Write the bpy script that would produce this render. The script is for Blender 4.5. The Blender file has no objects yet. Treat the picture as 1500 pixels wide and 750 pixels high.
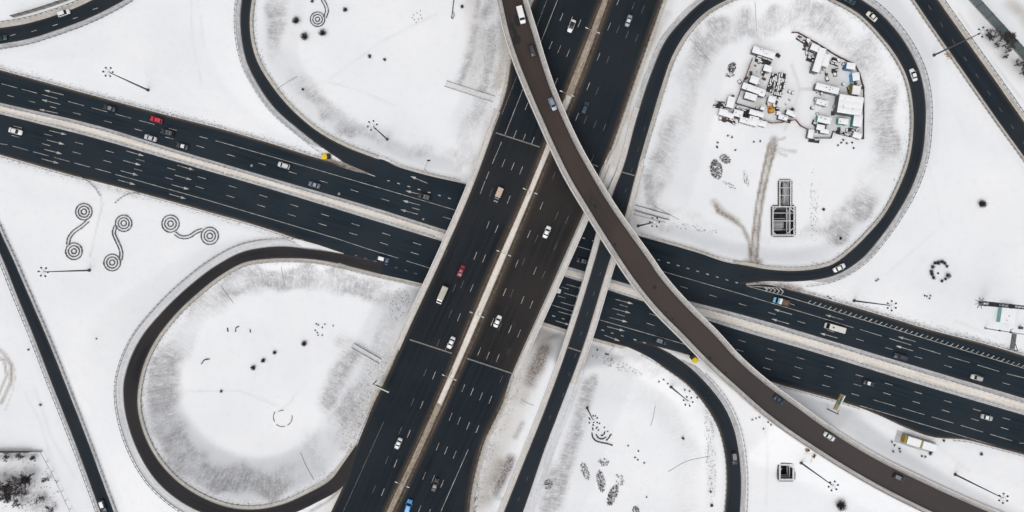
import bpy, math, random
import numpy as np
from mathutils import Vector, Matrix
random.seed(7); rng = np.random.default_rng(7)
scn = bpy.context.scene
COL = scn.collection

# ------------------------------------------------------------------ camera, world, sun
HC = 280.0          # drone height above the ground (m)
S = 0.25            # metres per photo pixel on the ground
cam = bpy.data.objects.new('camera', bpy.data.cameras.new('camera')); COL.objects.link(cam)
cam.location = (0, 0, HC); cam.rotation_euler = (0, 0, 0)
cam.data.sensor_width = 36; cam.data.lens = 36 * HC / (1500 * S)
cam.data.clip_start = 1; cam.data.clip_end = 9000
scn.camera = cam
w = bpy.data.worlds.new('World'); scn.world = w; w.use_nodes = True
nt = w.node_tree; bg = nt.nodes['Background']
sky = nt.nodes.new('ShaderNodeTexSky'); sky.sky_type = 'NISHITA'; sky.sun_disc = False
SUN_EL, SUN_ROT = math.radians(64), math.radians(200)
sky.sun_elevation = SUN_EL; sky.sun_rotation = SUN_ROT; sky.dust_density = 6; sky.ozone_density = 1.0
hs = nt.nodes.new('ShaderNodeHueSaturation'); hs.inputs['Saturation'].default_value = 0.22   # overcast: grey sky
nt.links.new(sky.outputs[0], hs.inputs['Color']); nt.links.new(hs.outputs[0], bg.inputs[0])
bg.inputs[1].default_value = 0.122
sl = bpy.data.lights.new('sun', 'SUN'); sl.energy = 0.62; sl.angle = math.radians(120); sl.color = (1, .975, .94)
so = bpy.data.objects.new('sun', sl); COL.objects.link(so)
sd = Vector((math.sin(SUN_ROT) * math.cos(SUN_EL), math.cos(SUN_ROT) * math.cos(SUN_EL), math.sin(SUN_EL)))
so.rotation_euler = sd.to_track_quat('Z', 'Y').to_euler()
scn.view_settings.view_transform = 'Standard'; scn.view_settings.look = 'None'
scn.view_settings.exposure = 0.0; scn.view_settings.gamma = 1
scn.view_settings.use_curve_mapping = False

# ------------------------------------------------------------------ helpers
def P(x, y, z=0.0):
    k = S * (1 - z / HC)
    return Vector(((x - 750) * k, (375 - y) * k, z))
def to_px(X, Y, Z):
    k = S * (1 - Z / HC)
    return X / k + 750, 375 - Y / k

def nmat(name, rough=0.8, spec=0.3):
    m = bpy.data.materials.new(name); m.use_nodes = True
    b = m.node_tree.nodes['Principled BSDF']
    b.inputs['Roughness'].default_value = rough
    b.inputs['Specular IOR Level'].default_value = spec
    return m, m.node_tree, b
def N(t, kind, **kw):
    n = t.nodes.new(kind)
    for k, v in kw.items():
        if k.startswith('i_'): n.inputs[k[2:].replace('_', ' ')].default_value = v
        else: setattr(n, k, v)
    return n
def ramp(t, src, a, b, ca=(0, 0, 0, 1), cb=(1, 1, 1, 1)):
    r = N(t, 'ShaderNodeValToRGB'); e = r.color_ramp.elements
    e[0].position = a; e[0].color = ca; e[1].position = b; e[1].color = cb
    t.links.new(src, r.inputs[0]); return r.outputs[0]
def mixc(t, fac, a, b, mode='MIX'):
    m = N(t, 'ShaderNodeMix', data_type='RGBA', blend_type=mode)
    if isinstance(fac, (int, float)): m.inputs[0].default_value = fac
    else: t.links.new(fac, m.inputs[0])
    for s, v in ((6, a), (7, b)):
        if isinstance(v, tuple): m.inputs[s].default_value = (*v[:3], 1)
        else: t.links.new(v, m.inputs[s])
    return m.outputs[2]
def mth(t, op, a, b=None, c=None):
    m = N(t, 'ShaderNodeMath', operation=op)
    for i, v in enumerate((a, b, c)):
        if v is None: continue
        if isinstance(v, (int, float)): m.inputs[i].default_value = v
        else: t.links.new(v, m.inputs[i])
    return m.outputs[0]
_M = {}
def simple(name, col, rough=0.7, var=0.12, scale=1.2, spec=0.3, metal=0.0):
    """one colour, mottled a little by object-space noise"""
    if name in _M: return _M[name]
    m, t, b = nmat(name, rough, spec)
    tc = N(t, 'ShaderNodeTexCoord'); n = N(t, 'ShaderNodeTexNoise', i_Scale=scale, i_Detail=5.0)
    t.links.new(tc.outputs['Object'], n.inputs['Vector'])
    lo = tuple(c * (1 - var) for c in col); hi = tuple(min(1, c * (1 + var)) for c in col)
    t.links.new(ramp(t, n.outputs[0], .3, .7, (*lo, 1), (*hi, 1)), b.inputs['Base Color'])
    b.inputs['Metallic'].default_value = metal
    _M[name] = m; return m
def paint(col):
    k = 'car paint %.3f %.3f %.3f' % col
    if k in _M: return _M[k]
    m = simple(k, col, 0.28, 0.07, 2.5, 0.5)
    m.node_tree.nodes['Principled BSDF'].inputs['Coat Weight'].default_value = 0.5
    return m
GLASS = simple('dark window glass', (.012, .015, .02), .12, .1, 1, .5)
RUBBER = simple('tyre rubber', (.015, .015, .016), .9)
RIM = simple('wheel rim', (.3, .3, .31), .4, .1, 1, .5, .6)
LAMPW = simple('headlight glass', (.30, .31, .33), .3, .05)
LAMPR = simple('tail light red', (.16, .01, .01), .4, .05)
BLACKP = simple('black plastic', (.02, .02, .022), .6)
CHROME = simple('galvanised steel', (.30, .31, .32), .5, .15, 2, .5, .4)
POLE = simple('weathered dark steel', (.07, .073, .078), .6, .2, 1, .4, .2)
DARKM = simple('dark metal', (.03, .032, .036), .6)
SNOWM = simple('roof snow', (.80, .81, .83), .9, .03, .8, .1)
DSNOW = simple('dirty snow', (.50, .48, .46), .9, .22, 1.3, .1)
CONC = simple('pale concrete', (.42, .41, .39), .85, .12, .7, .2)
WHITEP = simple('white road paint', (.38, .365, .34), .6, .50, .5, .2)
WORNP = simple('worn road paint', (.12, .118, .115), .7, .5, 1.5, .2)
RUST = simple('rusty brown steel', (.12, .07, .05), .85, .4, 2)
TWIG = simple('bare dark twigs', (.05, .043, .045), .9, .35, 3, .1)
TWIG2 = simple('grey winter twigs', (.11, .105, .11), .9, .3, 3, .1)
BARK = simple('tree bark', (.06, .05, .045), .9, .3, 3, .1)
HEDGE = simple('clipped leafless hedge', (.16, .16, .168), .95, .45, 1.6, .1)
HEDGED = simple('dark clipped hedge', (.05, .05, .055), .95, .4, 1.6, .1)

class MB:
    """collects geometry, then links it as ONE mesh object"""
    def __init__(s): s.v = []; s.f = []; s.m = []
    def add(s, vs, fs, mi=0):
        o = len(s.v); s.v += [tuple(v) for v in vs]
        s.f += [tuple(i + o for i in f) for f in fs]; s.m += [mi] * len(fs); return s
    def box(s, c, d, rz=0, mi=0, taper=1.0):
        cx, cy, cz = c; x, y, z = d[0] / 2, d[1] / 2, d[2] / 2
        cs, sn = math.cos(rz), math.sin(rz); vs = []
        for zz, k in ((-z, 1), (z, taper)):
            for xx, yy in ((-x, -y), (x, -y), (x, y), (-x, y)):
                xx *= k; yy *= k
                vs.append((cx + xx * cs - yy * sn, cy + xx * sn + yy * cs, cz + zz))
        return s.add(vs, [(3, 2, 1, 0), (4, 5, 6, 7), (0, 1, 5, 4), (1, 2, 6, 5), (2, 3, 7, 6), (3, 0, 4, 7)], mi)
    def tube(s, a, b, r0, r1=None, n=6, mi=0, cap=True):
        a = Vector(a); b = Vector(b); r1 = r0 if r1 is None else r1
        d = (b - a); 
        if d.length < 1e-6: return s
        d.normalize(); u = d.orthogonal().normalized(); v = d.cross(u); vs = []
        for p, r in ((a, r0), (b, r1)):
            for i in range(n):
                t = 2 * math.pi * i / n; vs.append(p + u * (r * math.cos(t)) + v * (r * math.sin(t)))
        fs = [(i, (i + 1) % n, n + (i + 1) % n, n + i) for i in range(n)]
        if cap: fs += [tuple(range(n - 1, -1, -1)), tuple(range(n, 2 * n))]
        return s.add(vs, fs, mi)
    def loft(s, rings, mi=0, cap=True, closed=True):
        n = len(rings[0]); vs = [p for r in rings for p in r]; fs = []
        for k in range(len(rings) - 1):
            for i in range(n if closed else n - 1):
                j = (i + 1) % n; fs.append((k * n + i, k * n + j, (k + 1) * n + j, (k + 1) * n + i))
        if cap and closed: fs += [tuple(range(n - 1, -1, -1)), tuple(range((len(rings) - 1) * n, len(rings) * n))]
        return s.add(vs, fs, mi)
    def mesh(s, name, mats, smooth=False):
        me = bpy.data.meshes.new(name); me.from_pydata(s.v, [], s.f)
        for m in (mats if isinstance(mats, (list, tuple)) else [mats]): me.materials.append(m)
        me.polygons.foreach_set('material_index', s.m)
        if smooth: me.polygons.foreach_set('use_smooth', [True] * len(s.f))
        me.update(); return me
    def build(s, name, mats, parent=None, smooth=False):
        return obj(name, s.mesh(name, mats, smooth), parent)
def obj(name, me, parent=None):
    o = bpy.data.objects.new(name, me); COL.objects.link(o)
    if parent: o.parent = parent
    return o
def tag(o, label=None, cat=None, group=None, kind=None):
    if label: o['label'] = label
    if cat: o['category'] = cat
    if group: o['group'] = group
    if kind: o['kind'] = kind
    return o
def empty(name, loc, rz=0, label=None, cat=None, group=None):
    o = bpy.data.objects.new(name, None); COL.objects.link(o); o.empty_display_size = .5
    o.location = loc; o.rotation_euler = (0, 0, rz); return tag(o, label, cat, group)
def copy_tree(o, parent=None, mats=None):
    c = o.copy(); COL.objects.link(c); c.parent = parent
    for ch in list(o.children): copy_tree(ch, c)
    return c

# ------------------------------------------------------------------ curves
def crom(pts, step=1.0):
    """Catmull-Rom through pts (any dimension), dense"""
    p = np.array(pts, float); p = np.vstack([2 * p[0] - p[1], p, 2 * p[-1] - p[-2]]); out = []
    for i in range(1, len(p) - 2):
        n = max(2, int(np.linalg.norm(p[i + 1, :2] - p[i, :2]) / step))
        # centripetal style tangents limited by segment length
        d0 = np.linalg.norm(p[i, :2] - p[i - 1, :2]) + 1e-6; d1 = np.linalg.norm(p[i + 1, :2] - p[i, :2]) + 1e-6
        d2 = np.linalg.norm(p[i + 2, :2] - p[i + 1, :2]) + 1e-6
        m1 = d1 * ((p[i] - p[i - 1]) / d0 * d1 + (p[i + 1] - p[i]) / d1 * d0) / (d0 + d1)
        m2 = d1 * ((p[i + 1] - p[i]) / d1 * d2 + (p[i + 2] - p[i + 1]) / d2 * d1) / (d1 + d2)
        for t in np.linspace(0, 1, n, endpoint=False):
            h = (2 * t**3 - 3 * t**2 + 1, t**3 - 2 * t**2 + t, -2 * t**3 + 3 * t**2, t**3 - t**2)
            out.append(h[0] * p[i] + h[1] * m1 + h[2] * p[i + 1] + h[3] * m2)
    out.append(p[-2]); return np.array(out)
def resample(p, step):
    d = np.r_[0, np.cumsum(np.linalg.norm(np.diff(p[:, :2], axis=0), axis=1))]
    n = max(2, int(d[-1] / step) + 1); s = np.linspace(0, d[-1], n)
    return np.stack([np.interp(s, d, p[:, k]) for k in range(p.shape[1])], 1), s

ROADS = {}
class Road:
    """two photo-traced edges at their real heights; A carries the height"""
    def __init__(s, name, A, B, dz=0.0, bridge=None, slopeA=.5, slopeB=.5, step=6.0, smooth=True, infA=True, infB=True):
        A = [tuple(a) + ((0.0,) if len(a) == 2 else ()) for a in A]
        a = resample(crom(A) if smooth else crom(A), step)[0]
        b = crom(B, .5)
        idx = 0; mb = []
        for i in range(len(a)):
            if i == 0: k = 0
            elif i == len(a) - 1: k = len(b) - 1
            else:
                w_ = b[idx:idx + 160]; k = idx + int(np.argmin(np.sum((w_ - a[i, :2])**2, 1)))
            idx = k; mb.append(b[k])
        mb = np.array(mb); z = a[:, 2] + dz
        s.name = name
        kk = S * (1 - z / HC)
        s.A = np.stack([(a[:, 0] - 750) * kk, (375 - a[:, 1]) * kk, z], 1)
        s.B = np.stack([(mb[:, 0] - 750) * kk, (375 - mb[:, 1]) * kk, z], 1)
        s.px = (a[:, :2] + mb) / 2; s.n = len(a); s.z = z
        C = (s.A + s.B) / 2; s.C = C
        s.hw = np.linalg.norm(s.A[:, :2] - s.B[:, :2], axis=1) / 2
        s.u = np.r_[0, np.cumsum(np.linalg.norm(np.diff(C[:, :2], axis=0), axis=1))]
        d = np.gradient(C[:, :2], axis=0); s.T = d / np.linalg.norm(d, axis=1)[:, None]
        s.br = np.array([bool(bridge and bridge(p)) for p in s.px])
        s.slope = (slopeA, slopeB)
        s.NA = (s.A - s.B)[:, :2]; s.NA /= np.linalg.norm(s.NA, axis=1)[:, None]
        ROADS[name] = s
    def mask(s, f): return np.array([bool(f(p)) for p in s.px])
    def edge(s, side, off, up=0.0):
        """edge A (side 0) or B (side 1) moved outwards by off metres"""
        E = (s.A if side == 0 else s.B).copy(); d = s.NA if side == 0 else -s.NA
        E[:, :2] += d * off; E[:, 2] += up; return E
def runs(m):
    out = []; i = 0; n = len(m)
    while i < n:
        if m[i]:
            j = i
            while j + 1 < n and m[j + 1]: j += 1
            if j > i: out.append((i, j))
            i = j + 1
        else: i += 1
    return out
def strip_mesh(name, E1, E2, mat, parent=None, u=None, cols=5, z=0.0, sides=0.0, kind='structure'):
    """surface between two edges, with (along, across, width) stored for the material; sides>0 adds skirts"""
    E1 = np.array(E1); E2 = np.array(E2); n = len(E1)
    if u is None: u = np.r_[0, np.cumsum(np.linalg.norm(np.diff(E1[:, :2], axis=0), axis=1))]
    wd = np.linalg.norm(E1 - E2, axis=1); vs = []; tc = []
    fr = np.linspace(0, 1, cols)
    for i in range(n):
        for f in fr:
            p = E1[i] * (1 - f) + E2[i] * f; vs.append((p[0], p[1], p[2] + z)); tc.append((u[i], wd[i] * f, wd[i]))
    fs = []
    for i in range(n - 1):
        for j in range(cols - 1):
            a = i * cols + j; fs.append((a, a + 1, a + cols + 1, a + cols))
    if sides > 0:
        for j in (0, cols - 1):
            o = len(vs)
            for i in range(n):
                x, y, zz = vs[i * cols + j]; vs.append((x, y, zz - sides)); tc.append(tc[i * cols + j])
            for i in range(n - 1):
                f = (i * cols + j, (i + 1) * cols + j, o + i + 1, o + i); fs.append(f if j == 0 else f[::-1])
    me = bpy.data.meshes.new(name); me.from_pydata(vs, [], fs); me.materials.append(mat)
    at = me.attributes.new('tc', 'FLOAT_VECTOR', 'POINT'); at.data.foreach_set('vector', np.array(tc, 'f').ravel())
    # make the top faces look up
    me.update()
    if me.polygons[0].normal.z < 0: me.flip_normals()
    o = obj(name, me, parent)
    if parent is None and kind: o['kind'] = kind
    return o

# ------------------------------------------------------------------ materials of the ways
def asphalt(name, col, edge=(.062, .05, .042), edgew=1.6, var=.26):
    if name in _M: return _M[name]
    m, t, b = nmat(name, .9, .05)
    a = N(t, 'ShaderNodeAttribute', attribute_name='tc')
    sp = N(t, 'ShaderNodeSeparateXYZ'); t.links.new(a.outputs['Vector'], sp.inputs[0])
    # long streaks of wear along the lanes
    mp = N(t, 'ShaderNodeVectorMath', operation='MULTIPLY'); mp.inputs[1].default_value = (.022, .95, 0)
    t.links.new(a.outputs['Vector'], mp.inputs[0])
    n1 = N(t, 'ShaderNodeTexNoise', i_Scale=1.0, i_Detail=4.0); t.links.new(mp.outputs[0], n1.inputs['Vector'])
    g = N(t, 'ShaderNodeNewGeometry')
    n2 = N(t, 'ShaderNodeTexNoise', i_Scale=.045, i_Detail=6.0); t.links.new(g.outputs['Position'], n2.inputs['Vector'])
    n3 = N(t, 'ShaderNodeTexNoise', i_Scale=3.0, i_Detail=3.0); t.links.new(g.outputs['Position'], n3.inputs['Vector'])
    lo = tuple(c * (1 - var) for c in col); hi = tuple(c * (1 + var) for c in col)
    c = ramp(t, n1.outputs[0], .3, .7, (*lo, 1), (*hi, 1))
    c = mixc(t, ramp(t, n2.outputs[0], .42, .62), c, tuple(x * y for x, y in zip(col, (1.36, 1.27, 1.2))))
    c = mixc(t, mth(t, 'MULTIPLY', ramp(t, n3.outputs[0], .45, .75), .25), c, tuple(x * 1.6 for x in col))
    # road dirt gathers along both edges
    v2 = mth(t, 'SUBTRACT', sp.outputs[2], sp.outputs[1]); dm = mth(t, 'MINIMUM', sp.outputs[1], v2)
    dm = mth(t, 'ADD', dm, mth(t, 'MULTIPLY', mth(t, 'SUBTRACT', n1.outputs[0], .5), 1.2))
    e = ramp(t, mth(t, 'DIVIDE', dm, edgew), .25, 1.0, (1, 1, 1, 1), (0, 0, 0, 1))
    c = mixc(t, mth(t, 'MULTIPLY', e, .75), c, edge)
    t.links.new(c, b.inputs['Base Color']); _M[name] = m; return m
A_BLUE = asphalt('blue grey asphalt', (.0168, .0245, .0330), edgew=.9, edge=(.040,.037,.034))
A_LOOP = asphalt('ramp asphalt', (.0175, .0235, .0305), edgew=.8, edge=(.05, .047, .045))
A_DARK = asphalt('grey ramp asphalt', (.026, .0255, .028), edgew=.7, edge=(.05, .047, .045))
A_BROWN = asphalt('brown bridge asphalt', (.0235, .0226, .0236), edgew=1.4)
A_NSW = asphalt('highway asphalt', (.0152, .0200, .0260), edgew=1.3, edge=(.055,.046,.039))
A_FLY = asphalt('salt brown flyover asphalt', (.0450, .0362, .0335), edgew=1.2, edge=(.045, .038, .034), var=.14)
t = A_FLY.node_tree; b = t.nodes['Principled BSDF']; lk = b.inputs['Base Color'].links[0].from_socket      # drier, greyer salt film towards the low end
a_ = N(t, 'ShaderNodeAttribute', attribute_name='tc'); s_ = N(t, 'ShaderNodeSeparateXYZ'); t.links.new(a_.outputs['Vector'], s_.inputs[0])
t.links.new(mixc(t, mth(t, 'MULTIPLY', ramp(t, mth(t, 'DIVIDE', s_.outputs[0], 320.0), .30, .75), .62), lk, (.068, .063, .064)), b.inputs['Base Color'])

def verge_mat(name, c1, c2, rough=.9, sc=.5):
    if name in _M: return _M[name]
    m, t, b = nmat(name, rough, .15)
    a = N(t, 'ShaderNodeAttribute', attribute_name='tc')
    sp = N(t, 'ShaderNodeSeparateXYZ'); t.links.new(a.outputs['Vector'], sp.inputs[0])
    mp = N(t, 'ShaderNodeVectorMath', operation='MULTIPLY'); mp.inputs[1].default_value = (.12 * sc, 2.4 * sc, 0)
    t.links.new(a.outputs['Vector'], mp.inputs[0])
    n1 = N(t, 'ShaderNodeTexNoise', i_Scale=1.0, i_Detail=6.0); t.links.new(mp.outputs[0], n1.inputs['Vector'])
    g = N(t, 'ShaderNodeNewGeometry')
    n2 = N(t, 'ShaderNodeTexNoise', i_Scale=.9, i_Detail=8.0); t.links.new(g.outputs['Position'], n2.inputs['Vector'])
    f = mth(t, 'ADD', mth(t, 'MULTIPLY', n1.outputs[0], .6), mth(t, 'MULTIPLY', n2.outputs[0], .4))
    t.links.new(ramp(t, f, .38, .62, (*c1, 1), (*c2, 1)), b.inputs['Base Color']); _M[name] = m; return m
V_GREY = verge_mat('packed grey snow', (.32, .325, .335), (.56, .565, .58), sc=1.2)
V_WHITE = verge_mat('pale packed snow', (.50, .51, .53), (.66, .67, .69))
V_TAN = verge_mat('sandy snow', (.36, .335, .30), (.56, .53, .49))
V_DIRT = verge_mat('wet brown grit', (.045, .036, .030), (.13, .105, .085), sc=.8)
V_MED = verge_mat('median snow', (.60, .56, .51), (.78, .74, .69))
V_PAR = verge_mat('snowy bridge kerb', (.50, .475, .45), (.67, .645, .62), sc=1.3)
V_DARKMED = verge_mat('sooty median', (.22, .18, .14), (.44, .38, .31), sc=1.4)

# ------------------------------------------------------------------ traced roads
NSZ = 7.5
def zf(pts, z): return [(x, y, z) for x, y in pts]
brW = lambda p: 196 < p[1] < 508
brE = lambda p: 240 < p[1] < 537
Road('highway_west', zf([(879, -260), (783, 0), (751, 87), (744, 130), (722, 194), (698, 260), (641, 392), (600, 480), (568, 552), (545, 600), (522, 655), (503, 711), (485, 750), (400, 950)], NSZ),
     [(974, -260), (879, 0), (827, 130), (777, 260), (711, 410), (657, 540), (609, 650), (562, 750), (470, 950)], bridge=brW, slopeA=.7, slopeB=.5)
Road('highway_east', zf([(991, -260), (896, 0), (849.6, 130), (795, 260), (734, 410), (677, 540), (627, 650), (580, 750), (488, 950)], NSZ),
     [(1062, -260), (967.5, 0), (922, 130), (876, 260), (816, 400), (754, 538), (728, 600), (706, 646), (694, 688), (686, 728), (684, 750), (672, 850), (640, 950)], bridge=brE)
Road('road_north', [(-400, 5), (0, 105), (85, 128.2), (160, 148.7), (240, 170), (325, 191.6), (400, 213.7), (464, 233.7), (528, 251), (549, 257.5), (680, 297), (800, 332), (964, 380), (1094, 418), (1120, 417), (1162, 426.5), (1200, 438), (1253, 453), (1306.7, 469), (1360, 485), (1446.7, 507.5), (1500, 523.5), (1900, 640)],
     [(-400, 57), (0, 150.5), (160, 189), (240, 214), (400, 261.5), (560, 308), (649, 336), (833, 391), (898, 410), (1005, 440), (1060, 454), (1134.7, 474.5), (1220, 500), (1340, 536), (1500, 583.5), (1900, 701)])
Road('road_south', [(-400, 75), (0, 167), (160, 208), (240, 231.5), (400, 278), (560, 326.5), (640, 351), (827, 405), (895, 426), (938, 440), (1035, 468.7), (1060, 476.7), (1200, 518), (1340, 561), (1500, 608), (1900, 727)],
     [(-400, 126), (0, 224.4), (111.5, 256), (202.7, 279.5), (300, 306.5), (400, 335.6), (448, 352.4), (512, 374), (616, 404), (811, 463), (944, 502), (1015, 522), (1120, 555), (1180, 571.5), (1226.6, 584.5), (1260, 595), (1292, 608), (1329, 625), (1366.6, 638), (1414.7, 642), (1457, 652.5), (1489, 661), (1900, 785)])
Road('slip_lane_north', [(540, 236), (553, 233), (583, 244.5), (625, 256.5), (679, 269), (760, 292), (933, 345), (973, 356), (1026.7, 371.6), (1060, 383), (1095, 390)],
     [(520, 262), (549, 271), (680, 309), (800, 344), (964, 392), (1060, 421), (1092, 428)], dz=.006)
Road('slip_lane_south', [(496, 385), (512, 390), (560, 402), (616, 414.8), (799, 473), (880, 498), (918, 508)],
     [(508, 364), (518, 365), (620, 393), (813, 451), (946, 491), (956, 494)], dz=.006)
Road('loop_southwest', [(560, 384, 0), (525, 377, 0), (512, 374, 0), (480, 368.4, 0), (448, 364.4, 0), (420, 361.3, .1), (388.5, 362.7, .4), (356.6, 369, .8), (319, 388, 1.4), (276.6, 420, 2.1), (236.6, 458.6, 2.8), (204.6, 498.6, 3.5), (188.7, 533, 4), (182, 560, 4.4), (182.4, 593, 4.8), (190, 628, 5.3), (205, 666, 5.8), (228, 702, 6.3), (266, 735, 6.8), (300, 752, 7.1), (340, 763, 7.4), (380, 764, 7.5), (410, 758, 7.5), (437, 749, 7.5), (462, 737, 7.5), (502.7, 712, 7.5), (508, 706, 7.5)],
     [(560, 402), (512, 390), (480, 382.8), (448, 378.8), (420, 378), (396.5, 378.7), (356.6, 385), (322, 404), (290, 429), (255, 462.6), (223, 506.6), (210, 536), (204, 560), (201.4, 593), (207.8, 626), (223, 661), (251, 697), (300, 730.5), (338, 743.7), (376, 746), (414, 738.6), (452, 722), (482.4, 704.4), (502.7, 681.6), (516, 662), (523, 650)],
     dz=.012, slopeA=.22, slopeB=.8, step=4)
Road('loop_northwest', [(400, -150, 5), (368, -70, 4), (354, 0, 3.2), (352, 32, 2.8), (355, 64, 2.4), (362, 92, 2), (378, 124, 1.5), (402, 158, 1), (438, 190, .5), (462, 209, .2), (495, 232, 0), (513, 244.5, 0), (545, 258, 0)],
     [(412, -148), (382, -70), (369, 0), (366, 32), (369, 64), (376, 87.5), (395.5, 121.6), (421, 153.6), (462, 190), (503, 213.5), (553, 233)], dz=.012, slopeA=.2, slopeB=.4, step=4)
Road('ramp_northeast', [(702, 840, 6), (738, 750, 6.8), (768, 675, 7.5), (798, 600, 7.5), (831, 509, 7.5), (877, 360, 7.5), (897, 285, 7.5), (912, 247, 7.5), (932, 175, 7.5), (954.5, 106, 7.5), (976, 58, 7), (1001, 28, 6.6), (1032, 0, 6.1), (1085, -28, 5.4), (1150, -42, 4.7), (1215, -28, 4.0), (1262, 0, 3.4), (1283.6, 15, 3.1), (1309, 40.5, 2.7), (1332, 73.5, 2.3), (1347, 106, 2), (1354.5, 142, 1.7), (1355, 190, 1.3), (1349.5, 233, 1), (1335.5, 273.6, .7), (1311.5, 316.7, .4), (1286, 352, .2), (1263, 378, .1), (1220, 404, 0), (1188, 410.5, 0), (1156, 412.7, 0), (1125, 412, 0), (1085, 416, 0)],
     [(732, 835), (766, 750), (800, 652), (823, 592), (853.6, 509), (896, 372), (915, 317), (931, 256), (956, 170), (968, 130), (986, 80), (1009, 43), (1034, 18), (1065, 0), (1105, -14), (1150, -22), (1195, -14), (1223, 0), (1258, 20), (1289, 51), (1311.5, 80), (1329, 114), (1337, 152), (1338, 190), (1331.7, 235.6), (1316.5, 276), (1296, 314), (1268, 347), (1245, 369), (1220, 387), (1195, 394), (1166.7, 396.7), (1124, 394.5), (1092, 389), (1075, 386)],
     dz=.012, bridge=lambda p: 253 < p[1] < 512 and p[0] < 960, slopeA=.35, slopeB=.5, step=4)
Road('ramp_southeast', [(880, 498), (918, 508), (950, 523), (982, 542.5), (1008, 562), (1037, 595.5), (1054.5, 628), (1063, 661), (1066, 712), (1063, 750), (1050, 830), (1000, 920)],
     [(930, 499), (960, 506.7), (986.7, 521), (1008, 536), (1033, 560), (1062, 598), (1075, 628), (1082, 661), (1085.5, 699), (1084, 750), (1072, 835), (1020, 930)], dz=.012, slopeB=.3, step=4)
Road('road_southwest', [(-120, 120), (-55, 240), (-14, 340), (4, 380), (25, 433), (48, 489), (76, 562), (109, 646), (147, 750), (200, 900)],
     [(-95, 110), (-35, 230), (2, 342), (19.5, 380), (46, 441), (72, 501.6), (96, 562), (127.7, 643.6), (167, 750), (222, 892)])
Road('road_northwest', [(-200, 48), (0, 41), (36.7, 35), (73, 25), (107, 13), (135, 0), (200, -45), (280, -130)],
     [(-200, 78), (0, 64.5), (44, 56.5), (88, 42.5), (124.6, 29), (161, 11.7), (182, 0), (230, -35), (310, -110)])
Road('road_northeast', [(1280, -90), (1339, 0), (1364.7, 38), (1400, 88.7), (1453, 164.7), (1471, 190), (1500, 230), (1600, 368)],
     [(1305, -100), (1372, 0), (1413, 58), (1453, 114), (1500, 181), (1625, 352)])
Road('flyover', [(700, -180, 12.5), (722, -60, 13.5), (735, 0, 14), (747, 52, 14.4), (761, 93.6, 14.7), (775.5, 130, 15), (795, 175, 15.3), (812, 213, 15.5), (835, 260, 15.5), (860, 302, 15.5), (900, 366, 15.2), (929, 409, 14.8), (962.7, 451, 14), (1002, 491, 13), (1042, 532, 11.5), (1075, 562, 10.2), (1128, 608, 8.2), (1200, 658, 6), (1276, 704, 4), (1367, 750, 2.2), (1480, 800, .8), (1620, 855, 0)],
     [(735, -180), (755, -60), (765.5, 0), (780, 48.5), (793.5, 93.6), (806, 130), (826, 178.5), (847, 222), (868.5, 260), (898, 308), (920, 339.6), (949, 380), (962.7, 400.4), (1005, 449.5), (1046, 490), (1077, 524), (1120, 562), (1168.6, 598), (1200, 621), (1276, 669), (1352, 707), (1446, 749), (1540, 785), (1650, 825)],
     bridge=lambda p: p[0] < 1128, slopeA=.5, slopeB=.6, step=5)

def road_at(name, px, py):
    r = ROADS[name]; q = to_px(r.C[:, 0], r.C[:, 1], r.C[:, 2])
    k = int(np.argmin((q[0] - px)**2 + (q[1] - py)**2)); k0, k1 = max(0, k - 1), min(r.n - 1, k + 1)
    z = r.z[k]; t = Vector(r.C[k1] - r.C[k0]).normalized()
    # height interpolated along the tangent
    p = P(px, py, z); dl = (p - Vector(r.C[k])).dot(t); z = z + dl * t.z
    return P(px, py, z), t

# ------------------------------------------------------------------ terrain
def axis(lo, hi, step, far):
    core = np.arange(lo, hi + 1e-6, step); out = []
    d, x = step, hi
    while x < far: d *= 1.18; x += d; out.append(x)
    neg = []; d, x = step, lo
    while x > -far: d *= 1.18; x -= d; neg.append(x)
    return np.array(neg[::-1] + list(core) + out)
gx = axis(-205, 205, .7, 5000); gy = axis(-108, 108, .7, 5000)
GX, GY = np.meshgrid(gx, gy)
def inside(poly, x, y):
    poly = np.array(poly); c = np.zeros(x.shape, bool); j = len(poly) - 1
    for i in range(len(poly)):
        xi, yi = poly[i]; xj, yj = poly[j]
        m = ((yi > y) != (yj > y)) & (x < (xj - xi) * (y - yi) / (yj - yi + 1e-12) + xi); c ^= m; j = i
    return c
PX0, PY0 = to_px(GX, GY, 0 * GX)
INF = {'sw': [(640, 410), (560, 398), (420, 371), (320, 396), (228, 495), (192, 580), (212, 670), (300, 741), (380, 755), (492, 697), (556, 600), (610, 500)],
       'nw': [(372, -300), (360, 30), (395, 140), (520, 225), (690, 280), (740, 150), (790, 0), (900, -300)],
       'ne': [(915, 330), (962, 130), (1018, 28), (1100, -22), (1200, -22), (1300, 50), (1347, 150), (1343, 240), (1290, 335), (1225, 395), (1110, 403), (940, 350)],
       'se': [(800, 478), (890, 504), (1000, 552), (1055, 625), (1075, 710), (1060, 900), (690, 900), (752, 750)]}
base = np.zeros_like(GX); inf_m = {}
for k, poly in INF.items():
    m = inside(poly, PX0, PY0); inf_m[k] = m; base[m] = -3.0
dmin = np.full(GX.shape, 999.0); umin = np.zeros_like(GX); zup = base.copy(); zcap = np.full(GX.shape, 1e3)
dflat = np.full(GX.shape, 999.)
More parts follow.
